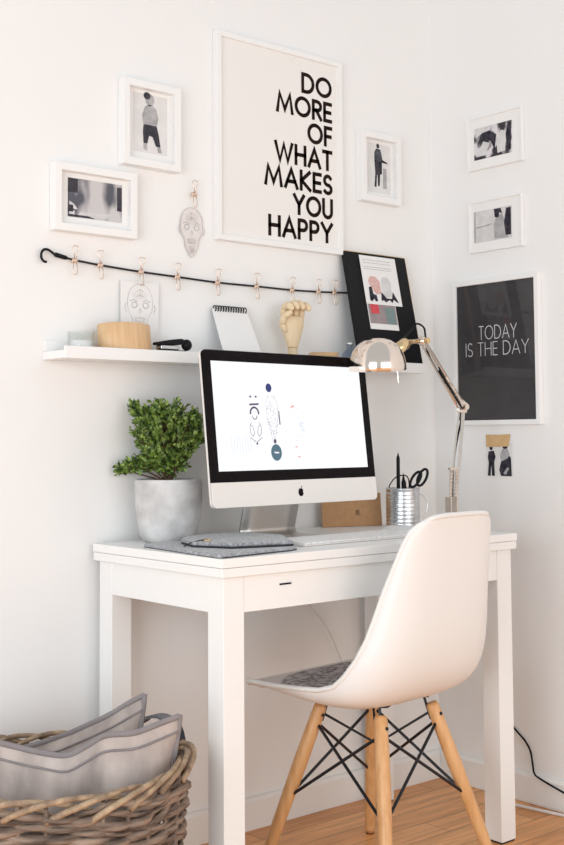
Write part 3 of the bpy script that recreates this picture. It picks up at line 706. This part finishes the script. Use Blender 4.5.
b = B(); b.tube(smoothpts([(TC[0]+.0345,TC[1]-.029,DT+.086),(TC[0]+.046,TC[1]-.036,DT+.079),(TC[0]+.052,TC[1]-.040,DT+.060),(TC[0]+.048,TC[1]-.038,DT+.040),(TC[0]+.040,TC[1]-.032,DT+.022)],5), .0013, 6)
part('wire_handle', b, 'tin', tn, smooth=True)
def pen(nm, lab, cat, a, e, r, m, tip=True, tm=None):
    t = thing(nm, lab, cat, a); a = Vector(a); e = Vector(e); d = (e-a).normalized()
    part('barrel', B().tube([a, a+d*.002, e-d*.016, e-d*.014], [r*.8, r, r, r*.98], 10), m, t, smooth=False)
    part('point', B().tube([e-d*.0139, e], [r*.95, r*.15], 10), tm or m, t)
    return t
cx, cy = TC[0], TC[1]
pen('pen', 'tall black pointed pen standing in the ribbed tin', 'pen', (cx-.006,cy+.010,DT+.006), (cx-.012,cy+.004,DT+.196), .0048, 'black')
pen('marker_pen', 'short thick black marker standing in the ribbed tin', 'pen', (cx+.004,cy-.008,DT+.006), (cx-.001,cy-.004,DT+.132), .0066, 'black')
pen('pencil', 'short slim dark pencil standing between marker and scissors in the tin', 'pencil', (cx+.014,cy+.016,DT+.006), (cx+.006,cy+.002,DT+.142), .0036, 'steel')
R_ = Vector((.765,-.644,0)); Fv = Vector((.643,.763,0))
def loop(c, rx, rz, ang, r, n=22):
    pts = []
    for k in range(n):
        t = 2*PI*k/n; u = rx*math.cos(t); v = rz*math.sin(t); uu = u*math.cos(ang)-v*math.sin(ang); vv = u*math.sin(ang)+v*math.cos(ang)
        pts.append(Vector(c)+R_*uu+Vector((0,0,vv)))
    return B().tube(pts, r, 8, closed=True)
s = thing('scissors', 'black handled scissors standing upright at the right side of the tin', 'scissors', (cx+.014,cy-.012,DT+.006))
part('handle', loop((cx+.027,cy-.022,DT+.125), .0100,.0230,-.55,.0036), 'black', s, smooth=True)
part('handle', loop(Vector((cx+.043,cy-.032,DT+.130))+Fv*.004, .0105,.0240,-.45,.0036), 'black', s, smooth=True)
part('blade', B().prism([(cx+.013,cy-.012,DT+.092),(cx+.020,cy-.018,DT+.092),(cx+.008,cy-.006,DT+.008)], (.0012,.0014,0)), 'tin', s)
part('blade', B().prism([(cx+.020,cy-.016,DT+.094),(cx+.027,cy-.022,DT+.094),(cx+.012,cy-.006,DT+.008)], (.0012,.0014,0)), 'tin', s)
s = thing('eyeglasses', 'thin black wire loops poking up from the left side of the tin', 'wire', (cx-.02,cy+.014,DT+.006))
b = B(); b.tube(smoothpts([tuple(Vector((cx,cy,DT+.010))-R_*.030), tuple(Vector((cx,cy,DT+.095))-R_*.036), tuple(Vector((cx,cy,DT+.116))-R_*.031), tuple(Vector((cx,cy,DT+.132))-R_*.016), tuple(Vector((cx,cy,DT+.136))+R_*.002),
                          tuple(Vector((cx,cy,DT+.130))+R_*.014), tuple(Vector((cx,cy,DT+.1))+R_*.018+Fv*.01), tuple(Vector((cx,cy,DT+.012))+R_*.010+Fv*.012)],5), .0016, 8)
part('wire_bow', b, 'black', s, smooth=True); s.name = 'wire_loop'

# ------------------------------------------------------------------ PLANT
PC = (-.287,-.098,DT)
pt = thing('concrete_planter', 'round pale concrete planter standing at the left end of the desk', 'plant pot', PC)
part('pot', B().lathe([(.001,0),(.050,0),(.059,.005),(.066,.018),(.0735,.05),(.0775,.095),(.0785,.140),(.0775,.1445),(.0725,.1445),(.0705,.139),(.0695,.10),(.066,.05),(.058,.02),(.001,.018)], PC, 56), 'concrete', pt, smooth=True)
part('soil', B().lathe([(.0694,.105),(.0705,.128),(.05,.132),(.02,.134),(.001,.135)], PC, 32), 'soil', pt, smooth=True)
pl_ = thing('boxwood_shrub', 'small leafy green box shrub growing in the concrete planter', 'plant', (PC[0],PC[1],DT+.135))
rnd = random.Random(11)
stm = B(); lf = B(); z0 = DT+.134
Rv = Vector((.765,-.644,0)); Fw = Vector((.643,.763,0)); Up = Vector((0,0,1)); o0 = Vector((PC[0],PC[1],z0))
def leaf(p, d, L):
    d = d.normalized(); a = Vector((rnd.uniform(-1,1),rnd.uniform(-1,1),rnd.uniform(-1,1))); s_ = d.cross(a)
    if s_.length < .1: return
    s_.normalize(); n_ = d.cross(s_); w = L*.33
    lf.add([p, p+d*L*.45+s_*w+n_*L*.06, p+d*L, p+d*L*.45-s_*w+n_*L*.06, p+d*L*.5-n_*L*.04], [(0,1,4),(1,2,4),(2,3,4),(3,0,4)])
# crown outline in a side view: offsets (sideways, up, radius)
blobs = [(-.016,.075,.045),(-.004,.125,.052),(-.052,.120,.040),(-.055,.158,.030),(-.078,.176,.016),(-.020,.172,.028),(.035,.115,.044),(.058,.148,.028),(.062,.110,.022),(.010,.160,.036),(.045,.080,.030),(-.030,.060,.030),(-.060,.050,.022),(-.085,.045,.020),(-.112,.034,.014),(.0,.04,.03),(.02,.055,.034),(-.05,.085,.024)]
for (u, h_, rr_) in blobs:
    for k in range(int(2200*rr_)):
        dv = Vector((rnd.gauss(0,1),rnd.gauss(0,1),rnd.gauss(0,1))).normalized()
        q = rr_*rnd.uniform(.35,1.0)
        c0 = o0+Rv*u+Up*h_
        tip = c0+Rv*(dv.x*q)+Fw*(dv.y*q*1.15+ (0 if u<-.07 else rnd.uniform(-.4,.4)*rr_))+Up*(dv.z*q)
        if tip.y > -.012: tip.y = -.012-rnd.random()*.01
        base_ = o0+Rv*(u*.35)+Up*(.02+h_*.25)
        dr_ = (tip-base_).normalized()
        n2 = 5
        if k % 3 == 0: stm.tube([base_+(tip-base_)*.45, tip], [.0009,.0005], 4)
        for j in range(n2):
            leaf(tip-dr_*(.005*j), dr_*.5+Vector((rnd.uniform(-1,1),rnd.uniform(-1,1),rnd.uniform(-.6,1))), rnd.uniform(.009,.0165))
    stm.tube([o0+Rv*(u*.05), o0+Rv*(u*.3)+Up*(h_*.35)+Fw*rnd.uniform(-.01,.01), o0+Rv*u+Up*h_], [.0035,.0022,.0010], 6)
stm.tube([o0-Up*.006, o0+Up*.03+Rv*.004, o0+Up*.07], [.006,.0045,.003], 8)
fixy = lambda p: (p.x, min(p.y,-.003), p.z)
lf.map(fixy); stm.map(fixy)
part('foliage', lf, 'leaf', pl_, fix=False)
part('branches', stm, 'bark', pl_, smooth=True)

# ------------------------------------------------------------------ FELT SLEEVE
fs = thing('felt_sleeve', 'folded grey felt sleeve with dark edging on the left front corner of the desk', 'laptop sleeve', (-.27,-.32,DT))
def slab(pts, z0, z1, warp=0):
    b = B(); b.prism([(x,y,z0) for x,y in pts], (0,0,z1-z0)); return b
low = [(-.408,-.178),(-.436,-.480),(-.428,-.492),(-.235,-.468),(-.206,-.458),(-.122,-.315),(-.130,-.200),(-.185,-.165),(-.215,-.17),(-.395,-.168)]
part('lower_layer', slab(low, DT+.0005, DT+.0085), 'felt', fs, bevel=.003)
part('dark_edging', slab([(x*.995-.0012,y*.996-.0015) for x,y in low], DT+.0003, DT+.0040), 'dark_edge', fs)
up_ = [(-.355,-.245),(-.385,-.330),(-.345,-.415),(-.215,-.452),(-.208,-.450),(-.126,-.318),(-.134,-.205),(-.20,-.175),(-.30,-.19)]
part('lining', slab([(x,y) for x,y in up_], DT+.0085, DT+.0125), 'dark_edge', fs, bevel=.001)
part('flap', slab([(x*.995-.002,y*.998) for x,y in up_], DT+.0125, DT+.020), 'felt', fs, bevel=.003, seg=3)
part('button', B().lathe([(.001,.0045),(.006,.004),(.0095,.002),(.0095,0),(.001,0)], (-.348,-.330,DT+.020), 20), 'gold', fs, smooth=True)
part('loop', B().tube([(-.348,-.330,DT+.022),(-.362,-.328,DT+.0225),(-.384,-.322,DT+.018),(-.398,-.315,DT+.010)], .0013, 6), 'dark_edge', fs, smooth=True)

# ------------------------------------------------------------------ LAMP
def V(*a): return Vector(a)
lp = thing('desk_lamp', 'nickel spring-arm desk lamp with a domed shade clamped to the right of the desk', 'lamp', (.462,-.300,DT))
bx, by = .459, -.300
part('clamp', B().box((bx-.016,by-.014,DT+.0006),(bx+.0155,by+.014,DT+.0056)).box((bx+.0145,by-.012,DT-.055),(bx+.0195,by+.012,DT+.0056)).box((bx-.012,by-.012,DT-.055),(bx+.0195,by+.012,DT-.050)).cyl((bx,by,DT-.050),(bx,by,DT-.0385),.004,10), 'chrome', lp, bevel=.0008)
part('swivel_post', B().lathe([(.001,.0056),(.016,.0056),(.016,.010),(.009,.014),(.009,.036),(.012,.038),(.012,.044),(.001,.044)], (bx,by,DT), 24), 'chrome', lp, smooth=True)
E_ = V(.509,-.300,1.054); B0 = V(.466,-.300,DT+.05); D1 = (E_-B0).normalized()
arm = B(); side = V(.8,-.6,0)*.007
arm.box((bx-.012,by-.010,DT+.044),(bx-.009,by+.010,DT+.082)); part('bracket', arm, 'chrome', lp)
part('bracket', B().box((bx+.011,by-.010,DT+.044),(bx+.014,by+.010,DT+.082)), 'chrome', lp)
def sq(a, e, r): return B().tube([a, e], r, 4)
part('lower_arm', sq(B0+V(.011,0,.01), E_+V(.005,0,0), .0062), 'chrome', lp)
part('lower_arm_rod', sq(B0+V(-.017,0,.012), E_+V(-.013,0,-.006), .0034), 'chrome', lp)
def spring(a, e, r, turns, w):
    a = Vector(a); e = Vector(e); d = (e-a); L = d.length; d.normalize(); n1 = d.orthogonal().normalized(); n2 = d.cross(n1); N = turns*10
    return B().tube([a + d*L*i/N + (n1*math.cos(2*PI*i/10)+n2*math.sin(2*PI*i/10))*r for i in range(N+1)], w, 5)
for s in (-1, 1):
    part('spring', spring(B0+V(-.002+s*.010,-.002,.012), B0+V(.004+s*.010,-.002,.105), .0042, 26, .0010), 'chrome', lp, smooth=True)
part('spring_cap', B().box(tuple(B0+V(-.014,-.006,.102)), tuple(B0+V(.020,.002,.108))), 'chrome', lp)
T_ = V(.372,-.288,1.224)
D2 = (T_-E_).normalized(); N2 = V(D2.z,0,-D2.x)
part('elbow_joint', B().prism([E_+V(-.018,-.006,-.012), E_+V(.012,-.006,-.014), E_+V(.016,-.006,.012), E_+V(-.004,-.006,.022)], (0,.012,0)), 'chrome', lp, bevel=.002)
part('elbow_knob', B().cyl(E_+V(.002,-.015,.002), E_+V(.002,.010,.002), .008, 18), 'chrome', lp)
part('elbow_knob', B().cyl(E_+V(-.030,-.012,-.006), E_+V(-.012,-.006,-.006), .0045, 14), 'chrome', lp)
part('upper_arm', sq(E_+N2*.006, T_+N2*.005, .0062), 'chrome', lp)
part('upper_arm_rod', sq(E_-N2*.014+D2*.004, T_-N2*.009-D2*.008, .0030), 'chrome', lp)
o = part('cable_sleeve', B().tube([E_-N2*.008+V(0,-.006,0), E_+D2*.13-N2*.008+V(0,-.006,0)], .0026, 8), 'black', lp)
for s in (-1, 1):
    part('spring', spring(E_+D2*.014+V(0,s*.008,0)+N2*.0, E_+D2*.10+V(0,s*.008,0), .0042, 24, .0010), 'chrome', lp, smooth=True)
part('head_joint', B().ball(T_, .0135, 18, (1,.8,1)), 'chrome', lp, smooth=True)
part('head_knob', B().cyl(T_+V(.002,-.020,0), T_+V(.002,.014,0), .0075, 16), 'gold', lp)
S_ = V(.184,-.314,1.143)      # centre of the shade's open rim
part('neck', B().tube([T_+V(-.010,0,0), T_+V(-.040,-.004,-.004), T_+V(-.062,-.008,-.007), T_+V(-.072,-.009,-.010), S_+V(.072,.010,.050)], [.0055,.0055,.0070,.0150,.0150], 16), 'gold', lp, smooth=True)
shade = B(); prof = [(.0640,-.002),(.0655,0),(.0650,.012),(.0620,.028),(.0560,.043),(.0455,.057),(.031,.067),(.016,.0715),(.001,.0725)]
shade.lathe([(r*1.08,z*1.07) for r,z in prof], (0,0,0), 48)
shade.lathe([((r-.0012)*1.08,(z-.0012)*1.07) for r,z in prof[1:]], (0,0,0), 48)
Rs = Matrix.Rotation(math.radians(5.5), 4, V(.765,-.644,0)) @ Matrix.Rotation(math.radians(-1.5), 4, 'Y')
shade.map(lambda p: S_ + (Rs @ p))
part('lamp_shade', shade, 'chrome', lp, smooth=True, fix=False)
part('shade_socket', B().cyl(S_+V(.040,.004,.046), S_+V(.078,.010,.050), .0165, 24, .0145), 'chrome', lp, smooth=False)
part('bulb', B().ball(S_+V(0,0,.026), .022, 18), 'paper', lp, smooth=True)
o = part('power_cord', B().tube(smoothpts([S_+V(.070,.014,.058), T_+V(-.036,.004,.026), T_+V(-.016,.004,.044), T_+V(.010,.004,.036), T_+V(.016,.004,.014), T_+D2*-.04+V(0,.006,0), E_+D2*.10+V(0,.009,0), E_+V(.010,.010,.016), E_+V(.014,.011,-.01), B0+V(.016,.010,.12), B0+V(.016,.016,-.05), V(bx+.024,-.290,DT-.02)],6), .0026, 8), 'black', lp, smooth=True)
part('rim_pull', B().tube([S_+V(.064,-.004,-.001), S_+V(.068,-.004,-.030)], .0010, 6), 'chrome', lp)

# ------------------------------------------------------------------ CHAIR
CH = thing('shell_chair', 'white moulded shell chair on splayed wooden legs pulled up to the desk', 'chair', (.060,-.422,0), (0,0,.098), local=True)
ST = [  # y, z, half width, rim dy, rim dz
 (.232,.400,.165,-.030,.016),(.236,.416,.190,-.020,.004),(.215,.423,.208,-.010,.006),(.165,.417,.220,0,.016),(.100,.407,.226,0,.028),(.030,.397,.229,0,.042),(-.040,.391,.231,.004,.054),
 (-.100,.397,.229,.024,.060),(-.143,.414,.222,.045,.064),(-.178,.452,.211,.055,.062),(-.200,.505,.197,.060,.050),(-.212,.570,.184,.058,.034),(-.220,.640,.171,.050,.020),
 (-.227,.700,.160,.040,.008),(-.234,.755,.149,.030,.000),(-.239,.786,.139,.024,-.006),(-.243,.803,.126,.018,-.010),(-.245,.812,.106,.012,-.010)]
NU = 25; rows = []
for (y, z, w, dy, dz) in ST:
    r_ = []
    for k in range(NU):
        u = -1+2*k/(NU-1); s_ = abs(u)
        # rounded cross-section with a small outward lip
        x = w*math.sin(u*PI/2*.96)/math.sin(PI/2*.96); q = s_**3.0
        r_.append((x, y+dy*q, z+dz*q))
    rows.append(r_)
shell = part('shell', B().grid(rows), 'shell', CH, smooth=True, solid=.0062)
md = shell.modifiers.new('sub', 'SUBSURF'); md.levels = 2; md.render_levels = 2
# rim lip
edge = [rows[i][0] for i in range(len(rows))] + rows[-1][1:-1] + [rows[i][-1] for i in reversed(range(len(rows)))] + list(reversed(rows[0][1:-1]))
part('rim_lip', B().tube(edge, .0058, 8, closed=True), 'shell', CH, smooth=True)
# seat pad
pad = B()
pr_rows = []
for i in range(13):
    t = i/12; y = -.135+t*.335; 
    # interpolate seat surface
    yy = [s_[0] for s_ in ST]
    def seatz(y, x):
        best = None
        for a, c in zip(ST[2:9], ST[3:10]):
            if c[0] <= y <= a[0]:
                f = (a[0]-y)/(a[0]-c[0]); z = a[1]+(c[1]-a[1])*f; w = a[2]+(c[2]-a[2])*f; dz = a[4]+(c[4]-a[4])*f
                u = abs(math.asin(max(-1,min(1,x/w*.998)))/(PI/2)); return z+dz*u**3
        return ST[7][1]
    wv = .198*math.sqrt(max(.02, 1-abs((t-.5)*2)**3))
    pr_rows.append([(x, y, seatz(y, x)+.0045+.015*max(0,(1-abs(x/wv)**4))**.5*max(0,(1-abs((t-.5)*2)**4))**.5) for x in [wv*(-1+2*k/16) for k in range(17)]])
pd = build('seat_pad', B().grid(pr_rows), 'fur', smooth=True)
pd.location = CH.location; pd.rotation_euler = CH.rotation_euler
props(pd, 'fuzzy grey melange seat pad lying in the white shell chair', 'cushion')
# base
TW, TD, FW, FD, ZT = .0905, .0870, .190, .184, .375
for sx in (-1, 1):
    for sy in (-1, 1):
        a = V(sx*TW, sy*TD, ZT); e = V(sx*FW, sy*FD, .006); d = (e-a)
        lg = part('leg', B().tube([a, a+d*.02, a+d*.35, a+d*.97, e], [.0125,.0150,.0165,.0125,.0115], 20), 'wood_leg', CH, smooth=True)
        part('glide', B().cyl(e+V(0,0,-.0002), V(sx*FW, sy*FD, 0), .010, 14), 'black', lg)
        # steel bracket plate on the outer face of the top
        n_ = V(sx*.6, sy*.8, .35)
        part('bracket', B().tube([a+d*.11+V(sx*.0,-sy*.0,0)+V(-sx*.012,-sy*.012,.004), a+V(-sx*.012,-sy*.012,.014), V(sx*(TW-.018), sy*(TD+.004), ZT+.018), V(sx*(TW-.045), sy*(TD+.002), ZT+.024)], .0032, 6), 'steel', lg)
        part('bolt', B().cyl(a+d*.06-V(sx*.0,sy*.017,0), a+d*.06+V(0,sy*.018,0), .004, 8), 'steel', lg)
def legp(sx, sy, t):
    a = V(sx*TW, sy*TD, ZT); e = V(sx*FW, sy*FD, .006); return a+(e-a)*t
rods = []
for (p1, p2) in (((-1,1),(-1,-1)),((-1,-1),(1,-1)),((1,-1),(1,1)),((1,1),(-1,1))):
    rods += [(legp(*p1,.10), legp(*p2,.56)), (legp(*p2,.10), legp(*p1,.56))]
for a, e in rods:
    part('cross_rod', B().cyl(a, e, .0036, 8), 'steel', CH)
for p1, p2 in (((-1,1),(1,-1)),((1,1),(-1,-1))):
    m_ = V(0,0,.285)
    part('cross_rod', B().tube([legp(*p1,.04), m_+V(0,0,.004 if p1[0]>0 else 0), legp(*p2,.04)], .0030, 8), 'steel', CH)
for sx in (-1, 1):
    for sy in (-1, 1):
        zt_ = .392
        part('shock_mount', B().lathe([(.001,0),(.017,0),(.017,.006),(.012,.014),(.001,.014)], (sx*(TW-.04), sy*TD, ZT+.022), 16), 'black', CH)

# ------------------------------------------------------------------ BASKET AND CUSHIONS
BC = V(-.695,-.330,0)
bk = thing('wicker_basket', 'round grey-brown wicker basket standing on the floor left of the desk', 'basket', tuple(BC))
RT, RB, HB = .237, .205, .352
AH = -.70
def HA(t): return .022*max(0, math.cos(t-AH))**3+.022*max(0,-math.cos(t-AH))**3
def brad(z): t = z/HB; return RB+(RT-RB)*t**.8
wv = B(); NS = 30; z = .012; k = 0; rnd = random.Random(5)
while z < HB-.018:
    ph = (k % 2)*PI; pts = []; n_ = NS*4; amp = .0062; dz0 = rnd.uniform(-.002,.002); thick = rnd.uniform(.0060,.0078)
    f2 = rnd.uniform(0,6.28)
    for i in range(n_):
        t = 2*PI*i/n_; r_ = brad(z)+amp*math.cos(NS/2*t*1.0+ph)+rnd.uniform(-.0008,.0008)
        pts.append(BC+V(r_*math.cos(t), r_*math.sin(t), z+dz0+.0035*math.sin(3*t+f2)+.0048*math.sin(NS/5*t+f2*3)+.0025*math.sin(11*t+f2)+HA(t)*z/HB))
    wv.tube(pts, [thick*(1+.32*math.sin(7*2*PI*i/n_+k*1.7)-.12*math.sin(19*2*PI*i/n_+k)) for i in range(n_)], 6, closed=True)
    z += .0086; k += 1
part('woven_side', wv, 'wicker', bk, smooth=True)
stk = B()
for i in range(NS):
    t = 2*PI*(i+.5)/NS; stk.tube([BC+V(brad(z_)*math.cos(t), brad(z_)*math.sin(t), z_+HA(t)*z_/HB) for z_ in (.006,.1,.2,.3,HB-.005)], .0042, 6)
part('stakes', stk, 'wicker', bk, smooth=True)
part('basket_bottom', B().lathe([(.001,.004),(RB,.004),(RB+.004,.012),(RB-.004,.016),(.001,.012)], tuple(BC), 40), 'wicker', bk)
rim = B()
for j in range(20):   # overlapping braided rim canes
    a0 = 2*PI*j/20; pts = []; rs = []
    for q in range(19):
        t = q/18; a = a0+t*2*PI/20*3.4
        rr_ = RT+.013*math.sin(t*PI*1.6+.2)+.003*math.sin(j*2.3)
        pts.append(BC+V(rr_*math.cos(a), rr_*math.sin(a), HB-.032+HA(a)+.040*math.sin(PI*min(1,t*1.05))**.9*(1-.25*t)+.006*t+.003*math.sin(j*1.7))); rs.append(.0062*(1-.35*t))
    rim.tube(pts, rs, 7)
part('braided_rim', rim, 'wicker_rim', bk, smooth=True)
for s, nm in ((1,'handle'),):
    a0 = math.atan2(-.12, .99)+0.10
    hb = B(); hp = []
    for q in range(13):
        t = q/12; a = a0+.50-(t)*.80; rr_ = RT-.004+.012*math.sin(PI*t)
        hp.append(BC+V(rr_*math.cos(a), rr_*math.sin(a), HB-.008+.062*math.sin(PI*t)**.7))
    rows = []
    for i, p_ in enumerate(hp):
        tg = (hp[min(i+1,12)]-hp[max(i-1,0)]).normalized(); out = (V(p_.x,p_.y,0)-V(BC.x,BC.y,0)).normalized(); wd = out*.014
        nn = tg.cross(out).normalized()*.003
        rows.append([p_-wd-nn, p_+wd-nn, p_+wd+nn, p_-wd+nn])
    hb.grid(rows, True); part('handle', hb, 'strap', bk, smooth=False, bevel=.001)
    for k2 in (2, 10):
        rows2 = [[Vector(p)+(Vector(p)-hp[i])*.18 for p in rows[i]] for i in range(k2-1, k2+2)]
        h2 = part('handle_wrap', B().grid(rows2, True), 'strap_dark', bk, solid=.0015); h2['label'] = 'dark navy band around the handle'

def cushion(label, top, depth_dir, hgt, thick, lean_, bottom_z):
    """top: list of points along the top edge (left to right)"""
    root = thing('grey_cushion', label, 'cushion', tuple((Vector(top[0])+Vector(top[-1]))/2 - V(0,0,hgt)), group=None)
    tp = smoothpts(top, 8); n_ = len(tp); dd = Vector(depth_dir)
    cxm = sum((Vector((p.x,p.y,0)) for p in tp), V(0,0,0))/n_
    front, back = [], []
    NV = 16
    for j in range(NV+1):
        v = j/NV; fr, bk_ = [], []
        for i, p in enumerate(tp):
            u = i/(n_-1); bulge = thick*(max(0, 1-(2*u-1)**4))**.6*(math.sin(PI*min(1,v*.93+.0))**.55 if v > 0 else 0)
            shrink = 1-.42*v**1.2
            q = cxm+(Vector((p.x,p.y,0))-cxm)*shrink; zz = p.z+(bottom_z-p.z)*v
            wr = .006*math.sin(u*15+v*7)+.004*math.sin(u*33-v*11)+.003*math.sin(u*8-v*19)
            wr *= min(1, v*6)*(1 if 0 < v < 1 else 0)
            c0 = Vector((q.x,q.y,zz))+dd*(lean_*v)
            fr.append(c0-dd*(bulge+wr)); bk_.append(c0+dd*(bulge*.8+wr))
        front.append(fr); back.append(bk_)
    b = B(); b.grid(front); b.grid(back)
    # close the sides
    b.grid([[front[j][0], back[j][0]] for j in range(NV+1)]); b.grid([[front[j][-1], back[j][-1]] for j in range(NV+1)]); b.grid([front[-1], back[-1]])
    part('cushion_body', b, 'linen', root, smooth=True)
    flat = B()   # flanged border: wide flat hem along top and sides
    hem = .022; rowsA = []
    pathp = [front[j][0]*.5+back[j][0]*.5 for j in range(NV//2, 0, -1)] + [tp[i] for i in range(n_)] + [front[j][-1]*.5+back[j][-1]*.5 for j in range(1, NV//2+1)]
    part('piping', B().tube([Vector(p) for p in pathp], .0058, 8), 'linen_trim', root, smooth=True)
    seam = []
    for i in range(n_):
        seam.append(front[1][i]*.8+front[2][i]*.2-dd*.002)
    part('hem_seam', B().tube(seam, .0022, 6), 'linen_trim', root, smooth=True)
    return root
FD_ = (.643,.763,0)
CAM = V(-1.85504452,-2.36988817,.97916767)
cushion('grey linen cushion at the back of the wicker basket, its corner pointing up', [(-.790,-.160,.368),(-.765,-.185,.362),(-.707,-.205,.366),(-.666,-.225,.376),(-.637,-.245,.387),(-.612,-.262,.399),(-.575,-.305,.426),(-.551,-.335,.449),(-.526,-.360,.468)], (.60,.80,0), .3, .040, -.02, .10)
cushion('grey linen cushion at the front of the wicker basket, sagging in the middle', [(-.880,-.300,.430),(-.850,-.320,.426),(-.818,-.340,.416),(-.769,-.380,.401),(-.732,-.415,.396),(-.703,-.440,.414),(-.678,-.462,.432),(-.632,-.487,.434),(-.582,-.505,.448),(-.549,-.515,.457)], (.64,.77,0), .3, .045, .06, .08)

# ------------------------------------------------------------------ CABLES
c1 = build('black_cable', B().tube(smoothpts([(.7225,-.245,.215),(.7225,-.279,.187),(.7225,-.315,.160),(.7225,-.333,.135),(.7200,-.341,.105),(.7125,-.352,.084),(.711,-.372,.074),(.711,-.441,.056),(.711,-.55,.030),(.712,-.70,.008),(.711,-.90,.004)],6), .0026, 8), 'black', smooth=True)
props(c1, 'black cable running down the right wall behind the desk leg', 'cable')
c2 = build('white_cable', B().tube(smoothpts([(.640,-.265,.006),(.655,-.295,.006),(.664,-.33,.006),(.675,-.40,.006),(.690,-.50,.006),(.692,-.70,.006),(.695,-1.0,.006)],6), .0040, 8), 'cable_white', smooth=True)
props(c2, 'white cable lying on the floor along the right wall', 'cable')
c3 = build('grey_cable', B().tube(smoothpts([(.16,-.006,.700),(.185,-.010,.60),(.212,-.018,.544),(.258,-.018,.496),(.295,-.018,.445),(.318,-.018,.40),(.345,-.012,.36),(.385,-.006,.30),(.420,-.006,.24),(.440,-.006,.16),(.440,-.0185,.085),(.440,-.0185,.012)],6), .0022, 8), 'cable_white', smooth=True)
props(c3, 'thin pale grey cable hanging under the desk in front of the wall', 'cable')

# ------------------------------------------------------------------ LIGHT
w = bpy.data.worlds.new('World'); bpy.context.scene.world = w; w.use_nodes = True
bg = w.node_tree.nodes['Background']; bg.inputs[0].default_value = (.94, .97, 1.0, 1); bg.inputs[1].default_value = .62
def area(name, loc, target, sx, sy, power, col):
    l = bpy.data.lights.new(name, 'AREA'); l.shape = 'RECTANGLE'; l.size = sx; l.size_y = sy; l.energy = power; l.color = col
    o = bpy.data.objects.new(name, l); COL.objects.link(o); o.location = loc
    o.rotation_euler = (Vector(target)-Vector(loc)).to_track_quat('-Z', 'Y').to_euler(); return o
area('window_daylight', (-3.1,-1.9,.98), (0,-.4,.5), 1.7, 1.85, 52, (.88,.95,1.0))
area('rear_fill', (-.6,-4.5,1.10), (0,-.2,.3), 3.2, 2.0, 47, (.985,.98,.965))  # added fill lamp behind the camera, brightens the wall under the desk

# ------------------------------------------------------------------ CAMERA
cam = bpy.data.cameras.new('camera'); co = bpy.data.objects.new('camera', cam); COL.objects.link(co)
fwd = V(.64307815,.76319912,.06323); rgt = V(.76496887,-.64403477,-.00646911)
fwd.normalize(); rgt = (rgt-fwd*rgt.dot(fwd)).normalized(); upv = rgt.cross(fwd)
mt = Matrix((rgt, upv, -fwd)).transposed().to_4x4(); mt.translation = CAM; co.matrix_world = mt
cam.sensor_fit = 'HORIZONTAL'; cam.sensor_width = 36; cam.lens = 1179.9/564*36; cam.shift_y = -59.98/564*1.0
cam.clip_start = .05
sc_ = bpy.context.scene; sc_.camera = co
vs = sc_.view_settings; vs.view_transform = 'Standard'; vs.look = 'None'; vs.exposure = -.03; vs.gamma = 1; vs.use_curve_mapping = False
